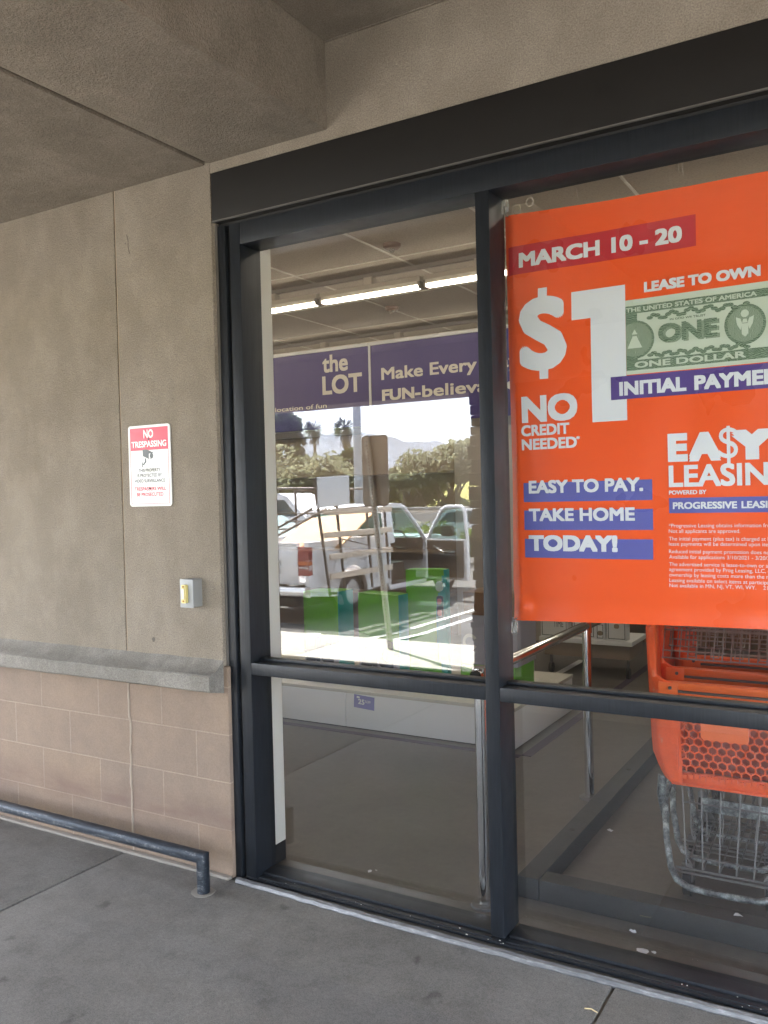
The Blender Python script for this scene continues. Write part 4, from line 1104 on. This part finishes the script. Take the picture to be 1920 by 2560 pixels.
# lamp post across the lot
lp = thing('lamp_post', 'grey car park lamp post standing behind the pickup', 'lamp post', (-14.6, -20, ZL))
MB().tube([(-14.6, -20, ZL), (-14.6, -20, .55)], .30, 20).build('footing', 'kerb_sunwalk', lp)
MB().tube([(-14.6, -20, .5), (-14.6, -20, 8.5)], [.145, .105], 16).build('pole', 'polemat', lp)
a = MB().tube([(-14.6, -20, 8.4), (-13.3, -20, 8.7)], .05, 10).build('arm', 'polemat', lp)
MB().box(-13.6, -12.9, -20.2, -19.8, 8.62, 8.78).build('lamp_head', 'tblack', lp, bevel=.03)

# ---- pickup truck, nose away from the store, driver's door open
tk = thing('pickup_truck', 'white pickup with a lumber rack and its driver door standing open', 'pickup truck', (-8.5, -10, ZL))
XS, XO, YR = -7.60, -9.42, -7.50
def arch(yc, r, n=14): return [(yc + r * math.cos(math.pi * i / n), .04 + r * 1.05 * math.sin(math.pi * i / n)) for i in range(n + 1)]
YW = -8.72
side = [(YR, .12)] + arch(YW, .44)[0:] + [(-9.86, .10), (-9.86, .915), (YR, .915)]
for x0, x1 in ((XS - .07, XS), (XO, XO + .07)): MB().prism(side, 'x', x0, x1).build('bed_side', 'tpaint', tk, bevel=.012)
for x in (XS - .045, XO + .045): MB().box(x - .05, x + .055, -9.86, YR, .905, .935).build('bed_rail', 'tpaint', tk, bevel=.012)
mb = MB(); mb.box(XO + .07, XS - .07, -9.84, YR - .06, .30, .33); mb.box(XO + .07, XS - .07, -9.86, -9.80, .12, .91); mb.build('bed_floor', 'tpaint', tk, bevel=.004)
tg = MB().box(XO + .10, -7.80, YR - .06, YR, .29, .905).build('tailgate', 'tpaint', tk, bevel=.012)
MB().box(XO + .10, -7.80, YR - .065, YR + .012, .89, .925).build('gate_cap', 'tpaint', tg, bevel=.008)
MB().box(-8.72, -8.50, YR - .001, YR + .012, .70, .78).build('gate_handle', 'tblack', tg, bevel=.01)
mb = MB(); TF = lambda u, v: (-u, YR + .0015, v)
put_text(mb, 'Mu', 8.115, 8.27, .575, .655, TF, .02); put_text(mb, '& B', 8.115, 8.30, .455, .535, TF, .02); mb.build('lettering', 'signgrey', tg, recalc=False, smooth=False)
for x0, x1 in ((-7.795, XS + .004), (XO - .004, XO + .09)):
    lm = MB(); lm.box(x0, x1, YR - .10, YR + .006, .43, .52, 0); lm.box(x0, x1, YR - .10, YR + .004, .523, .575, 2); lm.box(x0, x1, YR - .10, YR + .005, .578, .655, 1); lm.box(x0, x1, YR - .10, YR + .006, .658, .865, 0)
    lm.build('tail_light', ['tred', 'tamber', 'tgrey'], tk, bevel=.010)
MB().prism([(YR + .0, .10), (YR + .14, .13), (YR + .15, .20), (YR + .13, .265), (YR + .0, .27)], 'x', XO - .02, XS + .02).build('rear_bumper', 'tlight', tk, bevel=.02)
MB().box(XO + .2, XS - .2, YR - .1, YR + .05, -.02, .10).build('hitch_apron', 'tblack', tk, bevel=.02)
# cab
YB_, YA = -9.90, -11.25
MB().box(XO, XS, YB_ - .0, YB_ + .03, .10, .86).build('cab_back', 'tpaint', tk, bevel=.01)
roof = [(YB_ + .0, 1.30), (YB_ - .06, 1.40), (YB_ - .2, 1.455), (-10.3, 1.475), (-10.6, 1.46), (-10.72, 1.40), (-10.6, 1.385), (-10.2, 1.40), (YB_ - .12, 1.36)]
MB().prism(roof, 'x', XO + .13, XS - .13).build('cab_roof', 'tpaint', tk, bevel=.02)
for s, x in ((1, XS), (-1, XO)):
    q = lambda d: x - s * d
    MB().obox((q(.075), -9.99, 1.08), (.045, 0, 0), (0, .11, .0), (-s * .055, -.03, .30)).build('pillar', 'tpaint', tk, bevel=.012)
    MB().tube([(q(.03), YA, .80), (q(.08), -10.95, 1.12), (q(.14), -10.66, 1.40)], .042, 8).build('pillar', 'tpaint', tk)
MB().add([(XO + .08, YB_ - .005, .86), (XS - .08, YB_ - .005, .86), (XS - .2, YB_ - .06, 1.36), (XO + .2, YB_ - .06, 1.36)], [(0, 1, 2, 3)]).build('rear_window', 'autoglass', tk)
MB().add([(XO + .08, YA, .82), (XS - .08, YA, .82), (XS - .2, -10.70, 1.39), (XO + .2, -10.70, 1.39)], [(0, 1, 2, 3)]).build('windscreen', 'autoglass', tk)
MB().box(XO, XO + .06, YA, YB_, .02, .84).build('door', 'tpaint', tk, bevel=.015)
MB().add([(XO + .06, YA + .05, .84), (XO + .06, -10.1, .84), (XO + .14, -10.12, 1.36), (XO + .14, -10.7, 1.36)], [(0, 1, 2, 3)]).build('side_window', 'autoglass', tk)
mb = MB(); mb.box(XO + .06, XS - .02, YA - .05, YB_, .0, .06); mb.box(XO + .06, XS - .06, YA - .02, YA + .22, .40, .82); mb.build('cab_interior', 'tbrown', tk, bevel=.02)
mb = MB(); mb.box(XO + .1, XS - .1, -10.62, -10.05, .10, .42); mb.obox(((XO + XS) / 2, -10.02, .62), ((XS - XO) / 2 - .12, 0, 0), (0, .07, .02), (0, .04, .32)); mb.build('bench_seat', 'tbrown', tk, bevel=.05)
ring_ = [(-7.98 + .18 * math.cos(t * .3927), -10.88 + .07 * math.sin(t * .3927), .80 + .17 * math.sin(t * .3927)) for t in range(17)]
MB().tube(ring_, .014, 6, caps=False).build('steering_wheel', 'tblack', tk)
MB().box(XS - .10, XS, -9.95, -9.86, .02, .84).build('door_jamb', 'tpaint', tk, bevel=.01)
MB().box(XS - .12, XS - .0, YA, YB_, -.03, .05).build('sill', 'tpaint', tk, bevel=.01)
hood = [(YA, .06), (YA, .82), (-11.5, .85), (-12.6, .76), (-12.95, .64), (-12.98, .10)] 
fy = -12.25
hp = [(YA, .05), (YA, .82), (-11.5, .845), (-12.6, .77), (-12.92, .62), (-12.95, .08)] + [(fy - .44 * math.cos(math.pi * i / 12), .04 + .46 * math.sin(math.pi * i / 12)) for i in range(13)]
MB().prism(hp, 'x', XS - .22, XS).build('fender', 'tpaint', tk, bevel=.02); MB().prism(hp, 'x', XO, XO + .22).build('fender', 'tpaint', tk, bevel=.02)
MB().prism([(YA, .2), (YA, .84), (-11.5, .875), (-12.6, .80), (-12.9, .66), (-12.9, .2)], 'x', XO + .22, XS - .22).build('hood', 'tpaint', tk, bevel=.03)
MB().box(XO + .05, XS - .05, -13.06, -12.92, .0, .22).build('front_bumper', 'tlight', tk, bevel=.03)
MB().box(XO + .25, XS - .25, -12.97, -12.9, .26, .58).build('grille', 'tblack', tk, bevel=.01)
MB().box(XO + .3, XS - .3, -12.8, YR - .2, -.08, .06).build('underbody', 'tblack', tk)
for x, y in ((XS - .13, YW), (XO + .13, YW), (XS - .13, fy), (XO + .13, fy)):
    w = MB().tube([(x - .11, y, .06), (x - .12, y, .06), (x + .12, y, .06), (x + .11, y, .06)], [.30, .365, .365, .30], 28).build('wheel', 'tyre', tk)
    for s in (-1, 1): MB().tube([(x + s * .10, y, .06), (x + s * .122, y, .06)], [.22, .19], 20).build('rim', 'rim', w)
# the open door, hinged at the front pillar
TH = R(69); dv = Vector((math.sin(TH), math.cos(TH), 0)); dn = Vector((math.cos(TH), -math.sin(TH), 0)); H0 = Vector((XS + .03, YA, 0))
def D(u, z, t=0): p = H0 + dv * u + dn * t; return (p.x, p.y, z)
def dprism(poly, t0, t1):
    mb = MB(); n = len(poly)
    mb.add([D(u, z, t0) for u, z in poly] + [D(u, z, t1) for u, z in poly], [(i, (i + 1) % n, n + (i + 1) % n, n + i) for i in range(n)] + [tuple(range(n - 1, -1, -1)), tuple(range(n, 2 * n))]); return mb
dr = dprism([(0, .04), (1.04, .06), (1.07, .20), (1.07, .80), (0, .80)], 0, .07).build('door', 'tpaint', tk, bevel=.015)
dprism([(.05, .10), (.98, .11), (1.0, .25), (1.0, .77), (.03, .77)], -.035, -.001).build('door_trim', 'tbrown', dr, bevel=.015)
mb = MB(); mb.tube([D(.0, .80, .035), D(.10, .95, .035), D(.40, 1.33, .03), D(.52, 1.385, .03), D(.92, 1.385, .03), D(.99, 1.33, .03), D(1.05, .80, .035)], .032, 8); mb.build('window_frame', 'tpaint', dr, angle=60)
MB().add([D(.03, .80, .03), D(1.03, .80, .03), D(.96, 1.36, .03), D(.42, 1.36, .03)], [(0, 1, 2, 3)]).build('door_window', 'autoglass', dr)
MB().tube([D(.25, .66, -.06), D(.5, .56, -.07), D(.82, .565, -.06)], .016, 8).build('pull_handle', 'tlight', dr)
dprism([(.35, .40), (.85, .40), (.88, .52), (.35, .54)], -.10, -.03).build('armrest', 'tblack', dr, bevel=.02)
dprism([(.30, .13), (.90, .13), (.90, .24), (.30, .22)], -.09, -.03).build('door_pocket', 'tblack', dr, bevel=.02)
mb = MB(); mb.add([D(.55 + .05 * math.cos(i * .5236), .305 + .02 * math.sin(i * .5236), -.04) for i in range(12)], [tuple(range(12))]); mb.build('lock_plate', 'tlight', dr)
dprism(rrect(.20, .50, .83, 1.03, .05), .16, .24).build('wing_mirror', 'tblack', dr, bevel=.02)
# rack for sheet material on the side of the bed
rk_ = MB()
xr = XS + .10
for a, b in (((-7.58, 1.90), (-7.86, .10)), ((-8.16, 1.52), (-8.28, .12)), ((-9.04, 1.52), (-9.1, .10)), ((-9.62, 1.48), (-9.66, .2))): rk_.tube([(xr - .02, a[0], a[1]), (xr + .03, b[0], b[1])], .023, 8)
rk_.tube([(XO + .05, -7.58, 1.78), (xr - .02, -7.58, 1.74)], .02, 8); rk_.tube([(XO + .05, -9.6, 1.74), (xr - .02, -9.6, 1.74)], .02, 8)
rk_.tube([(XO + .05, -7.58, 1.78), (XO + .05, -7.7, .92)], .02, 8); rk_.tube([(XO + .05, -9.6, 1.74), (XO + .05, -9.62, .92)], .02, 8)
rk_.tube([(XO + .95, -7.58, 1.76), (XO + .85, -7.60, .92)], .018, 8)
rk_.tube([(xr - .02, -7.58, 1.74), (xr - .02, -8.2, 1.42), (xr - .02, -9.6, 1.45)], .014, 6); rk_.tube([(xr, -8.26, .95), (xr + .05, -9.0, .80)], .010, 6)
rkk = rk_.build('side_rack', 'rack', tk)
for z in (1.38, 1.03, .69, .39): MB().box(xr + .035, xr + .075, -9.72, -7.70 - .15 * (z < .8), z - .045, z + .045).build('rack_slat', 'wood', rkk, bevel=.006)
MB().tube([(xr, -7.86, .14), (xr + .16, -7.86, .14)], .02, 6).build('rack_foot', 'rack', rkk)
# load on the truck
tag(MB().obox((xr + .005, -8.06, 1.70), (.006, 0, 0), (0, .44, -.02), (0, 0, .23)).build('white_panel', 'board', base=(xr, -8.2, 1.47)), 'white sheet panel leaning upright on the pickup side rack', 'panel')
tag(MB().obox((-8.2, -8.75, 1.02), (.66, -.06, .06), (-.02, -.58, .27), (0, .006, .013)).build('plywood_sheet', 'ply', base=(-8.2, -8.7, .9)), 'orange brown plywood sheet sloping in the pickup bed', 'plywood')
ld = thing('ladder', 'wooden ladder lying against the plywood sheet in the pickup bed', 'ladder', (-8.9, -8.2, .9))
for o in (0, .34): MB().obox((-8.72 + o * .85, -8.3, 1.13 + .02), (.40, -.34, .27), (.03, .035, 0), (0, 0, .02)).build('stile', 'rack', ld, bevel=.004)
mb = MB()
for k in (-.7, -.25, .2, .65): mb.tube([(-8.72 + .40 * k - .03, -8.3 - .34 * k, 1.17 + .27 * k), (-8.40 + .40 * k + .05, -8.3 - .34 * k, 1.17 + .27 * k)], .015, 6)
mb.build('rung', 'rack', ld)

# ---- other vehicles
def car(prof, x0, w, y0, label, cat, nm, paint, glass_poly, wheels, rot=0):
    """side profile in (x,z) extruded along y"""
    t = thing(nm, label, cat, (x0, y0, ZL))
    P = [(x0 + a, ZL + b) for a, b in prof]
    MB().prism(P, 'y', y0 - w, y0).build('body', paint, t, bevel=.06, seg=3)
    for gp in glass_poly:
        for yy in (y0 - .01, y0 - w - .004): MB().prism([(x0 + a, ZL + b) for a, b in gp], 'y', yy, yy + .014).build('window', 'winblue', t, bevel=.003)
    for a in wheels:
        for yy in (y0 - .16, y0 - w + .16):
            w_ = MB().tube([(x0 + a, yy - .1, ZL + .33), (x0 + a, yy + .175, ZL + .33)], .33, 22).build('wheel', 'tyre', t)
            for d in (-.105, .18): MB().tube([(x0 + a, yy + d - .004, ZL + .33), (x0 + a, yy + d + .004, ZL + .33)], .19, 16).build('rim', 'rim', w_)
    return t
vanp = [(0, .35), (0, 1.2), (.12, 1.95), (.3, 2.08), (3.2, 2.08), (3.6, 1.95), (4.3, 1.25), (4.95, 1.08), (5.1, .8), (5.1, .35)]
car(vanp, -21.6, 1.9, -20.8, 'white van with dark windows parked far across the lot', 'van', 'parked_van', 'tpaint', [[(.35, 1.28), (.45, 1.85), (1.7, 1.85), (1.7, 1.28)], [(1.8, 1.28), (1.8, 1.85), (2.9, 1.85), (2.9, 1.28)], [(3.0, 1.28), (3.0, 1.85), (3.45, 1.85), (4.0, 1.28)]], (.95, 4.1))
sed = [(0, .30), (0, .85), (.25, .98), (.75, 1.02), (1.35, 1.42), (2.6, 1.44), (3.35, 1.0), (4.25, .88), (4.45, .6), (4.45, .30)]
car(sed, -17.1, 1.75, -14.2, 'pale teal sedan parked beyond the pickup bed', 'car', 'parked_car', 'carteal', [[(.95, 1.02), (1.42, 1.36), (1.98, 1.37), (1.98, 1.02)], [(2.05, 1.02), (2.05, 1.37), (2.55, 1.37), (3.1, 1.02)]], (.8, 3.6))
car(sed, -13.6, 1.75, -21.5, 'silver sedan parked behind the open pickup door', 'car', 'parked_car', 'board', [[(.95, 1.02), (1.42, 1.36), (1.98, 1.37), (1.98, 1.02)], [(2.05, 1.02), (2.05, 1.37), (2.55, 1.37), (3.1, 1.02)]], (.8, 3.6))
# far building and low boundary wall
fb = thing('far_building', 'low tan building with a pale roof edge beyond the lot', 'building', (-42, -52, 0))
MB().box(-46, -36.5, -58, -52, -.5, 1.85).build('wall', 'tanwall', fb, bevel=.02)
MB().box(-46.3, -36.2, -58.3, -51.7, 1.85, 2.15).build('roof', 'tanroof', fb, bevel=.02)
for x in (-44.5, -41.5, -38.6): MB().box(x - .8, x + .8, -52.0, -51.96, .3, 1.4).build('window', 'winblue', fb)
bw = thing('boundary_wall', 'long pale boundary wall along the far edge of the lot', 'wall', (-15, -28, ZL))
MB().box(-60, 10, -28.12, -27.95, ZL - .1, 1.02).build('panel', 'wallpaint', bw); MB().box(-60, 10, -28.17, -27.9, 1.02, 1.12).build('coping', 'kerb_sunwalk', bw, bevel=.02)
mb = MB()
for x in range(-58, 10, 4): mb.box(x - .09, x + .09, -27.949, -27.86, ZL, 1.02)
build_each(mb, 'pier', 'kerb_sunwalk', bw, bevel=.01)
# ---- trees and shrubs
def leaves(mb, c, r, n, s, flat=.75, rnd=random):
    for _ in range(n):
        while True:
            p = Vector((rnd.uniform(-1, 1), rnd.uniform(-1, 1), rnd.uniform(-1, 1)))
            if p.length < 1: break
        p *= (.55 + .45 * rnd.random()) / max(.35, p.length) if rnd.random() < .6 else 1
        q = Vector(c) + Vector((p.x * r, p.y * r, p.z * r * flat))
        a = Vector((rnd.gauss(0, 1), rnd.gauss(0, 1), rnd.gauss(0, .7))).normalized(); b = a.orthogonal().normalized()
        k = s * rnd.uniform(.6, 1.4); o = len(mb.v)
        mb.v += [tuple(q - a * k - b * k * .5), tuple(q + a * k - b * k * .3), tuple(q + a * k * .8 + b * k * .6), tuple(q - a * k * .7 + b * k * .5)]
        mb.f.append((o, o + 1, o + 2, o + 3)); mb.m.append(0)
def tree(nm, x, y, z0, h, w, label, m, n=2600, s=.16, stems=1, clear=.3, cat='tree', flat=.6, clumps=16, group=None):
    t = thing(nm, label, cat, (x, y, z0), group); rnd = random.Random(hash((round(x, 1), round(y, 1))) & 0xffff)
    cl = []
    for i in range(clumps):
        a = rnd.uniform(0, 6.28); rr = w / 2 * math.sqrt(rnd.random()) * .8
        zz = z0 + h * (clear + (1 - clear) * (.25 + .62 * rnd.random() * (1 - .5 * rr / (w / 2))))
        cl.append(((x + rr * math.cos(a), y + rr * math.sin(a), zz), w * rnd.uniform(.13, .24)))
    mb = MB()
    for st in range(stems):
        bx = x + (st - (stems - 1) / 2) * .35; tx = x + (st - (stems - 1) / 2) * w * .28
        mid = (bx + (tx - bx) * .4 + rnd.uniform(-.1, .1), y, z0 + h * clear * .6); tp = (tx, y, z0 + h * max(.5, clear + .15)); r0 = .035 * h / math.sqrt(stems)
        mb.tube([(bx, y, z0 - .1), mid, tp], [r0, r0 * .75, r0 * .4], 8)
    for c, r in cl[:9]: mb.tube([(x + (c[0] - x) * .15, y, z0 + h * clear * .8), ((x + c[0]) / 2, (y + c[1]) / 2, (z0 + h * clear + c[2]) / 2), c], [.014 * h, .009 * h, .004 * h], 5)
    mb.build('trunk', 'bark', t)
    mb = MB()
    for c, r in cl: leaves(mb, c, r, n // clumps, s, flat, rnd)
    mb.build('crown', m, t, smooth=False, recalc=False)
    return t
tree('pine_tree', -48.2, -60, 2.2, 8.7, 4.3, 'tallest dark pine tree at the left above the far trees', 'leafdark', 3000, .24, 1, .25, flat=.8, clumps=18)
tree('leafy_tree', -53.0, -62, 2.2, 6.0, 5.5, 'dark tree standing left of the tallest pine', 'leafmid', 2600, .24)
tree('leafy_tree', -45.0, -58.5, 2.0, 4.3, 2.6, 'small dark tree just right of the tallest pine', 'leafmid', 2200, .22)
OG = 'olive desert trees along the far side of the lot'
tree('desert_tree', -29.6, -35.5, -.2, 4.9, 6.6, 'broad olive desert tree, leftmost of the row', 'leafolive', 5200, .13, 3, .18, flat=.75, clumps=24, group=OG)
tree('desert_tree', -25.4, -34.2, -.2, 4.3, 5.0, 'rounded olive desert tree behind the pickup rack', 'leafolive', 4200, .13, 2, .2, flat=.75, clumps=20, group=OG)
tree('leafy_tree', -29.2, -42, .0, 5.0, 3.2, 'darker green tree rising behind the olive trees', 'leafdark', 2600, .17, 1, .3, flat=.8)
tree('desert_tree', -22.6, -38.5, -.1, 3.6, 4.4, 'dusky olive tree behind the bare sign plate', 'leafmid', 3400, .14, 2, .25, flat=.75, clumps=18, group=OG)
tree('desert_tree', -20.4, -34.0, -.2, 3.9, 3.6, 'olive tree between the sign post and the forked mesquite', 'leafolive', 3000, .13, 2, .42, flat=.6, clumps=16, group=OG)
tree('mesquite_tree', -17.4, -32, -.2, 4.4, 4.6, 'forked mesquite tree with several bare stems above the open door', 'leafolive', 3400, .12, 4, .42, flat=.6, clumps=18)
tree('desert_tree', -13.0, -33, -.2, 4.5, 5.0, 'olive tree right of the forked mesquite', 'leafolive', 3400, .13, 2, .3, flat=.7, clumps=18, group=OG)
tree('shade_tree', -27.0, -46, .35, 2.1, 3.3, 'small umbrella shaped tree alone on the grassy bank', 'leafmid', 2200, .11, 1, .42, flat=.42, clumps=14)
def palm(x, y, z0, h, label):
    t = thing('palm_tree', label, 'palm tree', (x, y, z0), 'fan palms against the hills'); rnd = random.Random(int(x * 10))
    MB().tube([(x, y, z0), (x + .1, y, z0 + h * .5), (x, y, z0 + h)], [.26, .2, .17], 10).build('trunk', 'bark', t)
    mb = MB()
    for i in range(46):
        a = rnd.uniform(0, 6.28); e = rnd.uniform(-.9, 1.2); L = rnd.uniform(.95, 1.35)
        d = Vector((math.cos(a) * math.cos(e), math.sin(a) * math.cos(e), math.sin(e))); c = Vector((x, y, z0 + h)); n_ = d.orthogonal().normalized()
        mb.tube([c, c + d * L * .6], .02, 4)
        for k in range(9):
            f = (k - 4) / 4 * .9; dd = (d * math.cos(f) + n_ * math.sin(f)).normalized(); b = c + d * L * .5; e2 = b + dd * L * .55 + Vector((0, 0, -.18 * abs(f) - .1)); s_ = n_.cross(d) * .05 + n_ * .05
            mb.add([b - s_ * .4, b + s_ * .4, e2 + s_ * .3, e2 - s_ * .3], [(0, 1, 2, 3)])
    mb.build('crown', 'leafpalm', t, smooth=False, recalc=False)
    mb = MB(); rr = rnd
    for i in range(160):
        a = rr.uniform(0, 6.28); r_ = rr.uniform(.2, .62); z = z0 + h - rr.uniform(.3, 1.7); mb.add([(x + r_ * math.cos(a), y + r_ * math.sin(a), z), (x + r_ * math.cos(a) + .1, y + r_ * math.sin(a), z), (x + (r_ - .1) * math.cos(a), y + r_ * math.sin(a), z - .5)], [(0, 1, 2)])
    mb.build('dead_skirt', 'bark', t, smooth=False, recalc=False)
palm(-58.6, -80, 2.9, 6.8, 'left fan palm beside the dark pine'); palm(-47.7, -70, 2.8, 5.7, 'right fan palm left of the lamp post')
def shrub(x, y, z0, w, h, label, m='leafbright', n=900, s=.07, flowers=0, group='low shrubs in front of the boundary wall'):
    t = thing('shrub', label, 'shrub', (x, y, z0), group); rnd = random.Random(int(x * 31)); mb = MB()
    for i in range(9):
        a = rnd.uniform(0, 6.28); r_ = w / 2 * rnd.random() ** .6 * .7; leaves(mb, (x + r_ * math.cos(a), y + r_ * math.sin(a), z0 + h * rnd.uniform(.35, .75)), w * .2, n // 9, s, .8, rnd)
    mb.build('foliage', m, t, smooth=False, recalc=False)
    mb = MB()
    for i in range(6): a = rnd.uniform(0, 6.28); mb.tube([(x, y, z0 - .05), (x + w * .25 * math.cos(a), y + w * .25 * math.sin(a), z0 + h * .6)], .015, 5)
    mb.build('stems', 'bark', t)
    if flowers:
        mb = MB()
        for i in range(flowers): leaves(mb, (x + rnd.uniform(-.4, .4) * w, y + w * .3, z0 + h * rnd.uniform(.6, .95)), .05, 4, .035, 1, rnd)
        mb.build('flowers', 'petal', t, smooth=False, recalc=False)
shrub(-11.3, -18.2, ZL, 1.9, 1.25, 'bright green flowering shrub seen between the truck pillars', flowers=40); shrub(-9.9, -18.6, ZL, 1.5, 1.1, 'second flowering shrub seen through the open door window', flowers=14)
shrub(-20.5, -26.5, ZL, 2.0, 1.0, 'green shrub against the boundary wall left of the lamp post', 'leafmid')
mbx = [(-28.6, -48, 'dark low bush under the small umbrella tree'), (-31.5, -48, 'dark low bush left of the small umbrella tree'), (-25.6, -47.5, 'dark low bush right of the small umbrella tree'), (-22.4, -47, 'dark low bush farthest right on the bank')]
for x, y, lb in mbx: shrub(x, y, .35, 3.4, .95, lb, 'leafdark', 1300, .1, group='dark low bushes on the bank')

# ------------------------------------------------------------------ air, sun, sky, camera
HAZE = True
if HAZE:
    hz = MB().box(-3900, 3900, -3000, 200, -1.7, 170).build('haze', M['asphalt'], smooth=False)
    m = bpy.data.materials.new('haze_air'); m.use_nodes = True; nt = m.node_tree; nt.nodes.clear()
    out = nd(m, 'ShaderNodeOutputMaterial'); v = nd(m, 'ShaderNodeVolumePrincipled'); v.inputs['Density'].default_value = .0003
    v.inputs['Color'].default_value = (.70, .82, 1.0, 1); v.inputs['Anisotropy'].default_value = .2
    lk(m, v.outputs[0], out.inputs['Volume']); hz.data.materials.clear(); hz.data.materials.append(m); hz['kind'] = 'stuff'
EL, AZ = R(52), math.atan2(-.89, -.456)      # sun direction seen from the ground: (-.89, -.456)
sd = Vector((-.89 * math.cos(EL), -.456 * math.cos(EL), math.sin(EL))).normalized()
su = bpy.data.lights.new('sun', 'SUN'); su.energy = 5.0; su.angle = R(.5); su.color = (1, .965, .90)
so = bpy.data.objects.new('sun', su); COL.objects.link(so); so.rotation_euler = sd.to_track_quat('Z', 'Y').to_euler(); so.location = (-30, -20, 40)
w = bpy.data.worlds.new('World'); scene.world = w; w.use_nodes = True; nt = w.node_tree
sk = nt.nodes.new('ShaderNodeTexSky'); sk.sky_type = 'NISHITA'; sk.sun_disc = False; sk.sun_elevation = EL; sk.sun_rotation = AZ
sk.air_density = 1.0; sk.dust_density = 3.0; sk.ozone_density = 1.0
bg = nt.nodes['Background']; bg.inputs['Strength'].default_value = .13
# thin bright cloud over the sky
tc = nt.nodes.new('ShaderNodeTexCoord'); nz = nt.nodes.new('ShaderNodeTexNoise'); nz.inputs['Scale'].default_value = 2.6; nz.inputs['Detail'].default_value = 7
mp = nt.nodes.new('ShaderNodeMapping'); mp.inputs['Scale'].default_value = (1, 1, 3.2)
nt.links.new(tc.outputs['Generated'], mp.inputs['Vector']); nt.links.new(mp.outputs['Vector'], nz.inputs['Vector'])
cr = nt.nodes.new('ShaderNodeValToRGB'); cr.color_ramp.elements[0].position = .34; cr.color_ramp.elements[1].position = .56
nt.links.new(nz.outputs['Fac'], cr.inputs['Fac'])
mx = nt.nodes.new('ShaderNodeMix'); mx.data_type = 'RGBA'; mx.inputs[7].default_value = (4.6, 4.7, 4.9, 1)
nt.links.new(cr.outputs['Color'], mx.inputs[0]); nt.links.new(sk.outputs[0], mx.inputs[6]); nt.links.new(mx.outputs[2], bg.inputs['Color'])

cd = bpy.data.cameras.new('camera'); co = bpy.data.objects.new('camera', cd); COL.objects.link(co)
r_ = Vector((0.859727, 0.510188, -0.024040)); u_ = Vector((0.011220, 0.028192, 0.999540)); f_ = Vector((-0.510631, 0.859601, -0.018513))
co.matrix_world = Matrix(((r_.x, u_.x, -f_.x, 0), (r_.y, u_.y, -f_.y, -2.7738), (r_.z, u_.z, -f_.z, 1.6046), (0, 0, 0, 1)))
cd.sensor_fit = 'HORIZONTAL'; cd.sensor_width = 36; cd.lens = 40.51; cd.clip_start = .05; cd.clip_end = 9000
scene.camera = co
scene.render.resolution_x = 768; scene.render.resolution_y = 1024
vs_ = scene.view_settings; vs_.view_transform = 'Standard'; vs_.look = 'None'; vs_.gamma = 1; vs_.exposure = 3.95
scene.cycles.use_denoising = True; scene.cycles.max_bounces = 10; scene.cycles.diffuse_bounces = 6; scene.cycles.transparent_max_bounces = 16
scene.cycles.sample_clamp_indirect = 6; scene.cycles.caustics_reflective = False; scene.cycles.caustics_refractive = False
